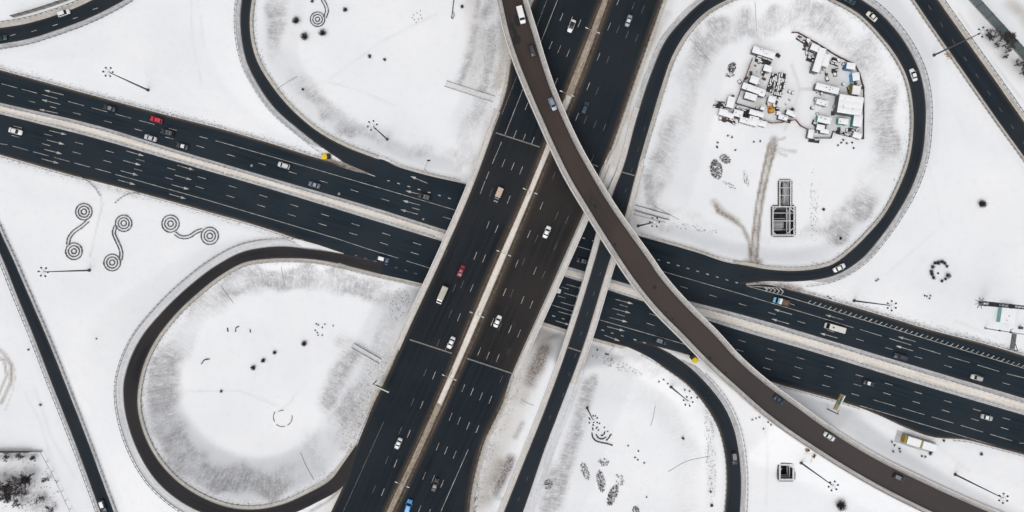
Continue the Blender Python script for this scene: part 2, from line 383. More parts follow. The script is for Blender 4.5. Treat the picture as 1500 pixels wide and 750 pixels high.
for name, r in ROADS.items():
    # dense centre line
    n = max(r.n, int(r.u[-1] / 1.2)); u = np.linspace(0, r.u[-1], n)
    cx, cy, cz, hw = (np.interp(u, r.u, q) for q in (r.C[:, 0], r.C[:, 1], r.z, r.hw))
    if 'loop' in name: hw = np.minimum(hw, 2.7)
    elif 'ramp' in name: hw = np.minimum(hw, 3.2)
    nax, nay = np.interp(u, r.u, r.NA[:, 0]), np.interp(u, r.u, r.NA[:, 1]); br = np.interp(u, r.u, r.br.astype(float)) > .5
    R = 45.0
    sel = (GX > cx.min() - R) & (GX < cx.max() + R) & (GY > cy.min() - R) & (GY < cy.max() + R)
    X = GX[sel]; Y = GY[sel]; best = np.full(X.shape, 1e9); bi = np.zeros(X.shape, int); bestn = np.full(X.shape, 1e9); bin_ = np.zeros(X.shape, int)
    for i in range(n):
        d = np.hypot(X - cx[i], Y - cy[i]) - hw[i]
        if not br[i]:
            q = d < bestn; bestn[q] = d[q]; bin_[q] = i
    has = bestn < 1e8
    side = ((X - cx[bin_]) * nax[bin_] + (Y - cy[bin_]) * nay[bin_]) > 0
    sl_ = np.where(side, r.slope[0], r.slope[1])
    # exact foot point on the centre line, so that distances vary without steps
    tx, ty = np.gradient(cx), np.gradient(cy); tl = np.hypot(tx, ty) + 1e-9; tx, ty = tx / tl, ty / tl
    al = (X - cx[bin_]) * tx[bin_] + (Y - cy[bin_]) * ty[bin_]; endp = ((bin_ == 0) & (al < 0)) | ((bin_ == n - 1) & (al > 0))
    sl_ = np.where(endp, np.maximum(sl_, .7), sl_)
    alc = np.clip(al, -.8, .8); fu = u[bin_] + alc
    bestn = np.where(has & ~endp & (bestn > -2), np.hypot(X - cx[bin_] - alc * tx[bin_], Y - cy[bin_] - alc * ty[bin_]) - np.interp(fu, u, hw), bestn)
    # distance to the edge measured perpendicular where possible
    dd = np.maximum(bestn, 0); zc = cz[bin_]
    up = zc - .22 - sl_ * np.maximum(0, dd - 2.6)
    up[~has] = -99
    zu = zup[sel]; zup[sel] = np.maximum(zu, up)
    cap = zc - .22 + .75 * np.maximum(0, dd - 2.2); cap[~has] = 1e3
    zcap[sel] = np.minimum(zcap[sel], cap)
    q = (bestn < dmin[sel]) & has
    t_ = dmin[sel]; t_[q] = bestn[q]; dmin[sel] = t_
    t_ = umin[sel]; t_[q] = fu[q]; umin[sel] = t_
H = np.minimum(zup, zcap)
# soften everything a little
for _ in range(7):
    Hs = H.copy(); Hs[1:-1, 1:-1] = (H[1:-1, 1:-1] * 4 + H[:-2, 1:-1] + H[2:, 1:-1] + H[1:-1, :-2] + H[1:-1, 2:]) / 8
    H = np.where(dmin > .8, Hs, H)
H = np.minimum(H, zcap)
def noise2(x, y, s, seed):
    g = np.random.default_rng(seed); n = 256; a = g.random((n, n)); xi = x / s; yi = y / s
    x0 = np.floor(xi).astype(int); y0 = np.floor(yi).astype(int); fx = xi - x0; fy = yi - y0
    fx = fx * fx * (3 - 2 * fx); fy = fy * fy * (3 - 2 * fy)
    q = lambda i, j: a[i % n, j % n]
    return (q(x0, y0) * (1 - fx) + q(x0 + 1, y0) * fx) * (1 - fy) + (q(x0, y0 + 1) * (1 - fx) + q(x0 + 1, y0 + 1) * fx) * fy
open_ = np.clip((dmin - 6) / 8, 0, 1)
H += open_ * ((noise2(GX, GY, 22, 1) - .5) * 1.1 + (noise2(GX, GY, 6, 2) - .5) * .12)
# the two excavations
PITS = {'long': [(1141.5, 266), (1157.5, 266), (1157.5, 302), (1162.5, 303), (1162.5, 344.5), (1131.5, 344.5), (1131.5, 303), (1141.5, 302)],
        'small': [(1141.5, 680), (1161.5, 680), (1161.5, 702), (1141.5, 702)]}
for _ in range(1):
    q = to_px(GX, GY, H)
    pitm = inside(PITS['long'], *q) | inside(PITS['small'], *q)
PXT, PYT = to_px(GX, GY, H)

def polydist(pts, cap=60):
    d = np.full(GX.shape, 1e3); pts = np.array(pts, float)
    for a, b in zip(pts[:-1], pts[1:]):
        m = (PXT > min(a[0], b[0]) - cap) & (PXT < max(a[0], b[0]) + cap) & (PYT > min(a[1], b[1]) - cap) & (PYT < max(a[1], b[1]) + cap)
        x = PXT[m]; y = PYT[m]; ab = b - a; L2 = ab @ ab + 1e-9
        t = np.clip(((x - a[0]) * ab[0] + (y - a[1]) * ab[1]) / L2, 0, 1)
        dd = np.hypot(x - a[0] - t * ab[0], y - a[1] - t * ab[1]); d[m] = np.minimum(d[m], dd)
    return d
def sm(x): x = np.clip(x, 0, 1); return x * x * (3 - 2 * x)
def cap(pts, r, s=1.0, soft=1.0):
    """blurred brush stroke, radius r photo pixels"""
    return s * sm((r - polydist(pts, r + 4)) / (r * soft))
grass = np.zeros_like(GX); mud = np.zeros_like(GX); dirt = np.zeros_like(GX); soot = np.zeros_like(GX)
n_u = noise2(umin + 500, dmin * 0 + 3, 9, 5); n_b = noise2(GX, GY, 14, 6); n_s = noise2(GX, GY, 5, 16)
def band(d, a, b, c, e): return sm((d - a) / (b - a)) * sm((e - d) / (e - c))
for k, (a, b, c, e, s_) in {'sw': (1.6, 4, 9.5, 13.5, .92), 'ne': (3, 6.5, 11, 16, .78), 'nw': (4.5, 7, 10, 14, .62)}.items():
    jit = (n_u - .5) * 5.5 + (n_s - .5) * 3.5
    g_ = band(dmin + jit, a, b, c, e) * s_ * (-.05 + 1.75 * n_b) * (.55 + .9 * n_s)
    grass = np.maximum(grass, np.where(inf_m[k], g_, 0))
# openings and special patches
grass *= 1 - cap([(1000, 330), (1090, 372), (1200, 360)], 38, 1)
grass *= 1 - cap([(640, 225), (670, 150)], 22, .9)
for st in [([(697, 42), (687, 85), (676, 118)], 14, 1.1), ([(722, 45), (716, 95), (706, 135)], 15, 1.3), ([(704, 40), (712, 80), (690, 110)], 27, .55), ([(718, 0), (710, 24)], 20, .9), ([(702, -5), (697, 25)], 8, .9), ([(703, 145), (708, 160)], 13, .5),
           ([(520, 515), (497, 550), (480, 590)], 24, 1.2), ([(525, 508), (560, 530)], 14, .9), ([(555, 520), (540, 570), (510, 640)], 30, .6), ([(560, 440), (575, 455), (565, 500)], 14, .45),
           ([(455, 645), (470, 680)], 22, .7), ([(500, 500), (540, 520)], 20, .5), ([(596, 425), (580, 470)], 12, .5),
           ([(950, 255), (950, 290), (958, 305)], 18, 1.1), ([(985, 180), (965, 235)], 25, .95), ([(930, 320), (960, 325)], 14, .5),
           ([(862, 565), (848, 620), (832, 670), (812, 740)], 19, 1.5), ([(870, 555), (855, 600)], 13, .9), ([(800, 750), (815, 690)], 22, 1.1), ([(880, 575), (960, 590), (1005, 650), (1000, 750)], 30, .22), ([(880, 510), (960, 545)], 16, .4),
           ([(1040, 560), (1043, 640), (1042, 720)], 12, .32), ([(990, 560), (1030, 600)], 16, .22), ([(900, 525), (930, 545)], 14, .3),
           ([(1450, 60), (1475, 90)], 20, .25), ([(20, 702), (60, 738)], 34, 1.1), ([(-10, 668), (45, 668)], 11, 1.2)]:
    pts, r_, s_ = st; g_ = cap(pts, r_, s_) * (.55 + .9 * n_b * (0.5 + n_s)); grass = np.maximum(grass, g_)
# brown bare earth between highway and ramp
for pts, r_, s_ in [([(1090, 410), (1130, 418), (1170, 424)], 11, 1.3), ([(478, 232), (505, 243)], 5, .8), ([(797, 512), (788, 535), (777, 560)], 17, 1.1), ([(748, 672), (738, 700), (726, 722)], 13, 1.1), ([(775, 565), (766, 590)], 9, .4), ([(735, 680), (715, 728)], 16, .5), ([(755, 640), (765, 620)], 7, .5), ([(792, 500), (820, 490)], 7, .4), ([(706, 728), (735, 730)], 6, .5)]:
    soot = np.maximum(soot, cap(pts, r_, s_) * (.5 + .9 * n_s))
# muddy tyre tracks
for pts, r_, s_ in [([(1127, 210), (1118, 250), (1108, 300), (1103, 345), (1099, 388)], 3.4, 1.3), ([(1137, 212), (1129, 240), (1118, 285), (1112, 330), (1108, 388)], 3.4, 1.3),
                    ([(1131, 212), (1112, 310), (1103, 390)], 8, .6), ([(1128, 213), (1150, 220), (1165, 222)], 4, .5), ([(1132, 212), (1140, 205), (1150, 202)], 3, .6), ([(1132, 216), (1145, 226), (1152, 228)], 3, .6), ([(1134, 205), (1131, 225)], 10, .8), ([(1104, 360), (1104, 392)], 11, .5),
                    ([(1048, 300), (1052, 310), (1072, 320), (1088, 333), (1098, 355), (1100, 385)], 5, 1.1), ([(1046, 296), (1060, 312), (1080, 325)], 9, .6),
                    ([(1092, 384), (1112, 384)], 9, .8), ([(-20, 505), (3, 515), (17, 535), (16, 560), (2, 590)], 5, .9), ([(-20, 515), (6, 528), (10, 550), (-5, 585)], 3.2, .9),
                    ([(-10, 500), (12, 520), (24, 545), (18, 575), (8, 600)], 1.8, .4), ([(478, 232), (500, 244), (535, 256)], 6, .9), ([(975, 508), (1010, 522)], 5, .5), ([(1115, 424), (1150, 425), (1190, 432)], 6, .55),
                    ([(455, 748), (480, 735), (500, 716)], 3, .7), ([(1178, 664), (1192, 665), (1188, 676)], 3, .35), ([(440, 760), (470, 740)], 5, .5)]:
    mud = np.maximum(mud, cap(pts, r_, s_) * (.6 + .7 * n_s))
# faint old tracks in the open snow
for pts, r_, s_ in [([(148, 285), (150, 300), (140, 340), (132, 375)], 1.6, .22), ([(280, 0), (282, 60), (295, 120)], 1.8, .12), ([(290, 0), (300, 70)], 1.6, .1), ([(640, 20), (560, 60), (470, 125)], 2.4, .10), ([(480, 120), (520, 130), (580, 155)], 1.6, .14), ([(225, 575), (350, 572), (420, 600)], 1.6, .12), ([(435, 575), (425, 590), (412, 600)], 1.6, .2),
                    ([(1130, 560), (1180, 600), (1230, 660)], 2.5, .08), ([(1115, 590), (1125, 660), (1122, 740)], 3, .12), ([(1250, 500), (1330, 470)], 2, .0), ([(50, 565), (75, 640), (110, 700)], 3, .10), ([(36, 575), (60, 620), (95, 740)], 2.5, .09), ([(1160, 95), (1172, 130), (1160, 165), (1150, 190)], 3, .22), ([(1172, 130), (1195, 131)], 3.5, .3), ([(1360, 240), (1380, 330), (1300, 400)], 2.5, .07),
                    ([(1405, 20), (1450, 85), (1500, 150)], 3, .2), ([(1395, 25), (1440, 95), (1490, 165)], 2, .15), ([(1290, 600), (1330, 620), (1420, 690)], 3, .10), ([(1380, 480), (1440, 500), (1470, 512)], 4, .18), ([(1400, 470), (1460, 495)], 2, .15)]:
    dirt = np.maximum(dirt, cap(pts, r_ + 1, s_ * 1.6) * (.3 + 1.3 * n_s))
# grey trodden ground
dirty_px = [([(742, 20), (740, 70), (730, 125)], 16, 1.1), ([(690, 0), (705, 60), (695, 120)], 26, .45), ([(800, 490), (770, 560), (735, 640), (705, 735)], 30, .75), ([(975, 20), (945, 80), (915, 180), (898, 240)], 16, .9), ([(720, 70), (716, 120)], 10, .35), ([(1450, 50), (1500, 110)], 20, .3), ([(585, 430), (575, 480)], 14, .3), ([(545, 530), (530, 600)], 22, .22), ([(1100, 100), (1095, 140)], 20, .6), ([(1110, 110), (1108, 150)], 20, .6), ([(1215, 105), (1230, 140), (1225, 180)], 30, .5), ([(1165, 130), (1160, 160)], 16, .18), ([(1130, 90), (1150, 140)], 16, .16), ([(1075, 165), (1150, 178)], 14, .2),
            ([(700, -10), (700, 10)], 12, .2), ([(130, 268), (170, 275), (200, 285)], 10, .35), ([(1330, 640), (1350, 655)], 18, .3), ([(1480, 5), (1500, 20), (1520, 60)], 18, .75), ([(1430, 20), (1470, 80), (1500, 110)], 22, .2),
            ([(960, 250), (970, 300)], 26, .10), ([(1240, 90), (1262, 130), (1262, 190)], 12, .12)]
for pts, r_, s_ in dirty_px: dirt = np.maximum(dirt, cap(pts, r_, s_) * (.7 + .6 * n_s))
# dirty spray beside the fast roads
for name, wd, s_ in (('highway_west', 7, .55), ('highway_east', 8, .65), ('road_north', 2.6, .38), ('road_south', 2.6, .38), ('slip_lane_south', 3.4, .45), ('slip_lane_north', 3, .35), ('ramp_northeast', 2.5, .2)):
    r = ROADS[name]; m = np.ones(GX.shape, bool); u = np.linspace(0, r.u[-1], int(r.u[-1] / 2))
    cx, cy, hw = (np.interp(u, r.u, q) for q in (r.C[:, 0], r.C[:, 1], r.hw)); d = np.full(GX.shape, 999.)
    core = (abs(GX) < 240) & (abs(GY) < 150); X = GX[core]; Y = GY[core]; dd = np.full(X.shape, 999.)
    for i in range(len(u)): dd = np.minimum(dd, np.hypot(X - cx[i], Y - cy[i]) - hw[i])
    d[core] = dd; dirt = np.maximum(dirt, s_ * sm((wd - d) / wd) * (.55 + .9 * n_s))
# construction yard floor is flat
H[pitm] -= 7.0; grass = np.clip(grass, 0, 1); mud = np.clip(mud, 0, 1); dirt = np.clip(dirt, 0, 1); soot = np.clip(soot, 0, 1)
ny, nx = GX.shape
vs = np.stack([GX.ravel(), GY.ravel(), H.ravel()], 1)
ii = np.arange(nx - 1)[None, :] + nx * np.arange(ny - 1)[:, None]; ii = ii.ravel()
fs = np.stack([ii, ii + 1, ii + nx + 1, ii + nx], 1)
me = bpy.data.meshes.new('ground'); me.vertices.add(len(vs)); me.vertices.foreach_set('co', vs.astype('f').ravel())
me.loops.add(fs.size); me.loops.foreach_set('vertex_index', fs.astype('i').ravel())
me.polygons.add(len(fs)); me.polygons.foreach_set('loop_start', np.arange(0, fs.size, 4, dtype='i'))
me.polygons.foreach_set('use_smooth', np.ones(len(fs), bool)); me.update(calc_edges=True)
at = me.attributes.new('cover', 'FLOAT_COLOR', 'POINT')
at.data.foreach_set('color', np.stack([grass, mud, dirt, soot], -1).astype('f').ravel())
at = me.attributes.new('flow', 'FLOAT_VECTOR', 'POINT')
at.data.foreach_set('vector', np.stack([umin, dmin, 0 * dmin], -1).astype('f').ravel())
GROUND = obj('ground', me); GROUND['kind'] = 'structure'

m, t, b = nmat('winter ground', .9, .12)
ca = N(t, 'ShaderNodeAttribute', attribute_name='cover'); sp = N(t, 'ShaderNodeSeparateColor'); t.links.new(ca.outputs['Color'], sp.inputs[0])
fa = N(t, 'ShaderNodeAttribute', attribute_name='flow'); g = N(t, 'ShaderNodeNewGeometry')
n1 = N(t, 'ShaderNodeTexNoise', i_Scale=.03, i_Detail=5.0); t.links.new(g.outputs['Position'], n1.inputs['Vector'])
c = ramp(t, n1.outputs[0], .35, .65, (.755, .772, .795, 1), (.81, .82, .838, 1))
n0 = N(t, 'ShaderNodeTexNoise', i_Scale=.35, i_Detail=9.0, i_Roughness=.66); t.links.new(g.outputs['Position'], n0.inputs['Vector'])
c = mixc(t, mth(t, 'MULTIPLY', ramp(t, n0.outputs[0], .52, .74), .20), c, (.60, .61, .635))
# streaks run down the slopes
mp = N(t, 'ShaderNodeVectorMath', operation='MULTIPLY'); mp.inputs[1].default_value = (1.0, .17, 0); t.links.new(fa.outputs['Vector'], mp.inputs[0])
n2 = N(t, 'ShaderNodeTexNoise', i_Scale=1.3, i_Detail=6.0, i_Roughness=.66, i_Distortion=.5); t.links.new(mp.outputs[0], n2.inputs['Vector'])
n3 = N(t, 'ShaderNodeTexNoise', i_Scale=1.6, i_Detail=8.0, i_Roughness=.7); t.links.new(g.outputs['Position'], n3.inputs['Vector'])
n4 = N(t, 'ShaderNodeTexNoise', i_Scale=.42, i_Detail=5.0, i_Roughness=.6, i_Distortion=.6); t.links.new(g.outputs['Position'], n4.inputs['Vector'])
st = mth(t, 'ADD', mth(t, 'ADD', mth(t, 'MULTIPLY', n2.outputs[0], .36), mth(t, 'MULTIPLY', n3.outputs[0], .34)), mth(t, 'MULTIPLY', n4.outputs[0], .30))
gf = mth(t, 'MULTIPLY', sp.outputs[0], ramp(t, mth(t, 'ADD', st, mth(t, 'MULTIPLY', sp.outputs[0], .06)), .43, .63))
c = mixc(t, mth(t, 'MULTIPLY', sp.outputs[0], .22), c, (.60, .60, .62))
c = mixc(t, mth(t, 'MULTIPLY', gf, .85), c, (.31, .305, .315))
df = mth(t, 'MULTIPLY', sp.outputs[2], ramp(t, n3.outputs[0], .25, .7, (.55, .55, .55, 1), (1, 1, 1, 1)))
c = mixc(t, df, c, (.44, .41, .375))
so_ = mth(t, 'MULTIPLY', ca.outputs['Alpha'], ramp(t, n3.outputs[0], .32, .6, (.35, .35, .35, 1), (1, 1, 1, 1)))
c = mixc(t, so_, c, (.15, .122, .105))
mf = mth(t, 'MULTIPLY', sp.outputs[1], ramp(t, n3.outputs[0], .3, .62, (.5, .5, .5, 1), (1, 1, 1, 1)))
c = mixc(t, mf, c, (.20, .152, .10))
bm = N(t, 'ShaderNodeBump', i_Strength=.35, i_Distance=.25); t.links.new(n3.outputs[0], bm.inputs['Height']); t.links.new(bm.outputs[0], b.inputs['Normal'])
t.links.new(c, b.inputs['Base Color']); me.materials.append(m)

def gz(X, Y):
    fx = np.interp(X, gx, np.arange(nx)); fy = np.interp(Y, gy, np.arange(ny)); i = int(min(fx, nx - 2)); j = int(min(fy, ny - 2)); fx -= i; fy -= j
    return float((H[j, i] * (1 - fx) + H[j, i + 1] * fx) * (1 - fy) + (H[j + 1, i] * (1 - fx) + H[j + 1, i + 1] * fx) * fy)
def G(px, py):
    """point of the ground seen at this photo pixel"""
    z = 0.0
    for _ in range(6): p = P(px, py, z); z = .5 * z + .5 * gz(p.x, p.y)
    p = P(px, py, z); p.z = gz(p.x, p.y); return p

# ------------------------------------------------------------------ road surfaces, kerbs, verges
def surf(name, mat, z=0.0, sel=None, label=None):
    r = ROADS[name]
    for i, j in runs(np.ones(r.n, bool) if sel is None else sel):
        o = strip_mesh('road', r.A[i:j + 1], r.B[i:j + 1], mat, u=r.u[i:j + 1], cols=9, z=z)
surf('highway_west', A_NSW); surf('road_north', A_BLUE); surf('road_south', A_BLUE)
r = ROADS['highway_east']; be = r.br.copy(); surf('highway_east', A_NSW)
A_SLIP = asphalt('slip lane asphalt', (.0168, .0245, .0330), edgew=.3, edge=(.018, .026, .034), var=.24); surf('slip_lane_north', A_SLIP); surf('slip_lane_south', A_SLIP)
surf('loop_southwest', A_DARK); surf('loop_northwest', A_LOOP); surf('ramp_northeast', A_LOOP); surf('ramp_southeast', A_LOOP)
surf('road_southwest', A_LOOP); surf('road_northwest', A_LOOP); surf('road_northeast', A_LOOP)

def verge(name, side, o0, o1, mat, z=.10, sel=None, nm='verge', skirt=.35, parent=None, cols=4):
    r = ROADS[name]; m_ = np.ones(r.n, bool) if sel is None else r.mask(sel)
    for i, j in runs(m_):
        # ends that stop short of the road's own end run out to a point
        k_ = np.arange(j - i + 1); w_ = np.ones(j - i + 1); nt_ = 6
        if i > 0: w_ = np.minimum(w_, (k_ + .3) / nt_)
        if j < r.n - 1: w_ = np.minimum(w_, (k_[-1] - k_ + .3) / nt_)
        E1 = r.edge(side, o0)[i:j + 1]; E2 = r.edge(side, o1)[i:j + 1]; E2 = E1 + (E2 - E1) * np.clip(w_, 0, 1)[:, None]
        strip_mesh(nm, E1, E2, mat, u=r.u[i:j + 1], cols=cols, z=z, sides=skirt, parent=parent)
KERB = simple('kerb stone', (.26, .25, .24), .85, .2, 1)
inf = lambda p: True
verge('loop_southwest', 0, .25, 2.7, V_WHITE, sel=lambda p: p[0] < 445 and not (p[1] > 700 and p[0] > 430))
verge('loop_southwest', 0, 2.7, 2.92, KERB, z=.16, nm='kerb', sel=lambda p: p[0] < 400 and p[1] < 760)
verge('loop_southwest', 0, 0, .25, KERB, z=.14, nm='kerb', sel=lambda p: p[0] < 490 and not (p[1] > 700 and p[0] > 430))
verge('loop_southwest', 1, .2, 1.35, V_TAN, z=.08); verge('loop_southwest', 1, 0, .2, KERB, z=.14, nm='kerb')
verge('loop_northwest', 0, .2, 1.8, V_GREY, sel=lambda p: p[0] < 478); verge('loop_northwest', 1, 0, 1.2, V_TAN)
verge('ramp_northeast', 0, .2, 1.9, V_GREY, sel=lambda p: (p[0] > 940 or p[1] < 100) and not (p[1] > 380 and p[0] < 1185)); verge('ramp_northeast', 1, .2, 1.3, V_TAN, sel=lambda p: p[1] < 250 or p[0] > 1000)
verge('ramp_northeast', 0, 0, .2, KERB, z=.14, nm='kerb', sel=lambda p: p[0] > 940 and not (p[1] > 380 and p[0] < 1175))
verge('ramp_northeast', 1, .2, 3.6, V_WHITE, z=.06, sel=lambda p: p[1] > 515 and p[0] < 900)
verge('ramp_southeast', 1, .2, 1.8, V_GREY, sel=lambda p: p[1] > 535); verge('ramp_southeast', 0, 0, .5, V_DIRT, sel=lambda p: p[1] > 515)
verge('road_southwest', 0, 0, 1.1, V_GREY); verge('road_southwest', 1, 0, 1.1, V_GREY)
verge('road_northwest', 0, 0, 1.9, V_TAN); verge('road_northwest', 1, .2, 1.9, V_GREY)
verge('road_northeast', 0, 0, 1.1, V_TAN); verge('road_northeast', 1, 0, 1.9, V_TAN); verge('road_northeast', 1, 0, .35, V_DIRT, z=.12, nm='kerb')
verge('road_north', 0, 0, .55, V_DIRT, z=.06, sel=lambda p: p[0] < 505 or p[0] > 1150); verge('road_south', 1, 0, .55, V_DIRT, z=.06, sel=lambda p: p[0] < 480 or p[0] > 1120)
verge('slip_lane_north', 0, .0, .9, V_TAN, z=.08, sel=lambda p: 562 < p[0] < 690 or 930 < p[0] < 1075); verge('slip_lane_south', 0, 0, 1.2, V_TAN, z=.08)
# highway shoulders
verge('highway_west', 0, 0, .35, V_DIRT, z=.05, nm='verge', sel=lambda p: p[1] < 640); verge('highway_west', 0, .35, 1.7, V_TAN, z=.10, sel=lambda p: p[1] < 194 or 510 < p[1] < 640)
verge('highway_east', 1, 0, .9, V_DIRT, z=.05, sel=lambda p: p[1] < 232 or 540 < p[1]); verge('highway_east', 1, .9, 2.3, V_TAN, z=.10, sel=lambda p: p[1] < 232 or 540 < p[1])

# medians -----------------------------------------------------------
def median(nm, ra, sa, rb, sb, f0, f1, mat, h, sel=None, label=None):
    """strip between two carriageways; f0..f1 fractions of the gap"""
    A = ROADS[ra]; B = ROADS[rb]; EA = A.A if sa == 0 else A.B; EB = B.A if sb == 0 else B.B
    pts = []
    for k in range(A.n):
        if sel is not None and not sel(A.px[k]): 
            if pts: break
            continue
        e = EA[k]; d = np.hypot(EB[:, 0] - e[0], EB[:, 1] - e[1]); i = int(np.argmin(d))
        i0 = max(0, i - 1); i1 = min(len(EB) - 1, i + 1); best = EB[i]; bd = d[i]
        for q0, q1 in ((i0, i), (i, i1)):
            ab = EB[q1] - EB[q0]; L = ab @ ab
            if L < 1e-9: continue
            tt = np.clip(((e - EB[q0]) @ ab) / L, 0, 1); p = EB[q0] + ab * tt; dd = np.linalg.norm(p - e)
            if dd < bd: bd = dd; best = p
        pts.append((e, best))
    E1 = np.array([a * (1 - f0) + b_ * f0 for a, b_ in pts]); E2 = np.array([a * (1 - f1) + b_ * f1 for a, b_ in pts])
    strip_mesh(nm, E1, E2, mat, cols=5, z=h, sides=.4)
    return E1, E2
median('median', 'road_north', 1, 'road_south', 0, 0, 1, V_GREY, .03)
MN, MS = median('median', 'road_north', 1, 'road_south', 0, .27, .80, V_MED, .16)
median('median', 'highway_west', 1, 'highway_east', 0, 0, 1, V_DIRT, .03)
NSM = median('median', 'highway_west', 1, 'highway_east', 0, .20, .72, V_DARKMED, .30)
NSM2 = median('median', 'highway_west', 1, 'highway_east', 0, .26, .66, V_MED, .42, sel=lambda p: 120 < p[1] < 575)

# ------------------------------------------------------------------ bridges
def deck(parent, r, i, j, oa, ob, depth=1.5):
    A = r.edge(0, oa)[i:j + 1]; B = r.edge(1, ob)[i:j + 1]; mb = MB(); rings = []
    for a, b_ in zip(A, B):
        w_ = (b_ - a) / np.linalg.norm(b_ - a)
        rings.append([(a[0], a[1], a[2] - .05), (b_[0], b_[1], b_[2] - .05), (b_[0], b_[1], b_[2] - .6), tuple(b_ - w_ * 1.6 - (0, 0, depth)), tuple(a + w_ * 1.6 - (0, 0, depth)), (a[0], a[1], a[2] - .6)])
    mb.loft(rings).build('deck', CONC, parent)
def parapet(parent, r, side, i, j, o0, o1, mat, h=.18, wall=.9):
    """snowy service kerb with a low concrete wall at its outer edge"""
    strip_mesh('service_kerb', r.edge(side, o0)[i:j + 1], r.edge(side, o1)[i:j + 1], mat, parent=parent, u=r.u[i:j + 1], cols=4, z=h, sides=.3)
    a = r.edge(side, o1 - .25, 0)[i:j + 1]; b_ = r.edge(side, o1 + .02, 0)[i:j + 1]; rings = []
    for p, q in zip(a, b_): rings.append([tuple(p), tuple(q), (q[0], q[1], q[2] + wall), (p[0], p[1], p[2] + wall)])
    MB().loft(rings).build('parapet', simple('snow dusted concrete', (.64, .63, .61), .85, .10, .8, .2), parent)
    a = r.edge(side, o0, 0)[i:j + 1]; b_ = r.edge(side, o0 + .12, 0)[i:j + 1]; rings = []
    for p, q in zip(a, b_): rings.append([(p[0], p[1], p[2] + .55), (q[0], q[1], q[2] + .55), (q[0], q[1], q[2] + .85), (p[0], p[1], p[2] + .85)])
    MB().loft(rings).build('barrier_rail', CHROME, parent)
def pier(parent, x, y, ztop, zbot, rz, wid):
    mb = MB(); mb.box((x, y, ztop - .5), (1.3, wid, 1.0), rz)
    for s_ in (-1, 1):
        ox = -math.sin(rz) * wid * .32 * s_; oy = math.cos(rz) * wid * .32 * s_
        mb.tube((x + ox, y + oy, zbot - 1), (x + ox, y + oy, ztop - 1), .65, n=12)
    mb.build('pier', CONC, parent, False)
fly = empty('flyover_bridge', P(870, 310, 0), 0, 'long curved flyover with brown asphalt crossing above every other road', 'bridge')
def child_world(parent):   # keep world coordinates for parts built in world space
    bpy.context.view_layer.update()
    for ch in parent.children: ch.matrix_parent_inverse = parent.matrix_world.inverted()
r = ROADS['flyover']; fb = runs(r.br)[0]; all_ = (0, r.n - 1)
strip_mesh('road_surface', r.A, r.B, A_FLY, parent=fly, u=r.u, cols=9)
deck(fly, r, 0, fb[1] + 2, 2.0, 1.9, 1.9)
V_FLY = verge_mat('grey slush kerb', (.33, .31, .295), (.52, .50, .485), sc=1.3); parapet(fly, r, 0, 0, r.n - 1, .05, 1.9, V_FLY); parapet(fly, r, 1, 0, r.n - 1, .05, 1.75, V_FLY)
PIER_PX = [(722, -70), (757, 58), (812, 178), (878, 305), (944, 399), (1012, 478), (1064, 530), (1098, 562)]
for px, py in PIER_PX:
    q = to_px(r.C[:, 0], r.C[:, 1], r.z); k = int(np.argmin((q[0] - px)**2 + (q[1] - py)**2)); c_ = r.C[k]
    zb = gz(c_[0], c_[1]); pier(fly, c_[0], c_[1], c_[2] - 1.9, zb, math.atan2(r.T[k][1], r.T[k][0]), 6.4)
child_world(fly)
hb = empty('highway_bridge', P(735, 370, 0), 0, 'wide highway bridge with two carriageways over the lower east west road', 'bridge')
rw, re = ROADS['highway_west'], ROADS['highway_east']
i, j = runs(rw.br)[0]; i -= 1; j += 1
deck(hb, rw, i, j, 2.4, 1.3); parapet(hb, rw, 0, max(0, i - 3), min(rw.n - 1, j + 3), .05, 2.3, V_PAR)
strip_mesh('road_surface', rw.A[i:j + 1], rw.B[i:j + 1], asphalt('bridge asphalt', (.0175, .0205, .0245), edgew=1.4, edge=(.055,.046,.039)), parent=hb, u=rw.u[i:j + 1], cols=9, z=.005)
i, j = runs(re.br)[0]
deck(hb, re, i, j, 1.3, 2.5); parapet(hb, re, 1, max(0, i - 3), min(re.n - 1, j + 3), .4, 2.6, V_PAR)
strip_mesh('road_surface', re.A[i:j + 1], re.B[i:j + 1], A_BROWN, parent=hb, u=re.u[i:j + 1], cols=9, z=.005)
for r_ in (rw, re):
    for f in (.0, .36, .66, 1.0):
        i, j = runs(r_.br)[0]; k = int(i + (j - i) * (.06 + .88 * f)); c_ = r_.C[k]
        # supports stand parallel to the lower road, in its median and beside it
        for s_ in (-.6, 0, .6):
            nx_, ny_ = r_.NA[k]; x = c_[0] + nx_ * r_.hw[k] * s_; y = c_[1] + ny_ * r_.hw[k] * s_
            MB().tube((x, y, gz(x, y) - 1), (x, y, c_[2] - 1.4), .55, n=10).build('pier', CONC, hb)
child_world(hb)
rb = empty('ramp_bridge', P(880, 380, 0), 0, 'narrow two lane ramp bridge beside the highway bridge, passing under the flyover', 'bridge')
r = ROADS['ramp_northeast']; i, j = runs(r.br)[0]; i -= 1; j += 1
deck(rb, r, i, j, 2.1, 2.5); 
i2, j2 = runs(r.mask(lambda p: p[1] > 160 and p[0] < 960))[0]
parapet(rb, r, 0, i2, j2, .05, 1.9, V_PAR); 
i3, j3 = runs(r.mask(lambda p: 235 < p[1] < 560 and p[0] < 960))[0]
parapet(rb, r, 1, i3, j3, .05, 2.3, V_PAR)
for f in (.05, .35, .65, .95):
    k = int(i + (j - i) * f); c_ = r.C[k]
    for s_ in (-.4, .4):
        nx_, ny_ = r.NA[k]; x = c_[0] + nx_ * r.hw[k] * s_; y = c_[1] + ny_ * r.hw[k] * s_
        MB().tube((x, y, gz(x, y) - 1), (x, y, c_[2] - 1.4), .5, n=10).build('pier', CONC, rb)
child_world(rb)

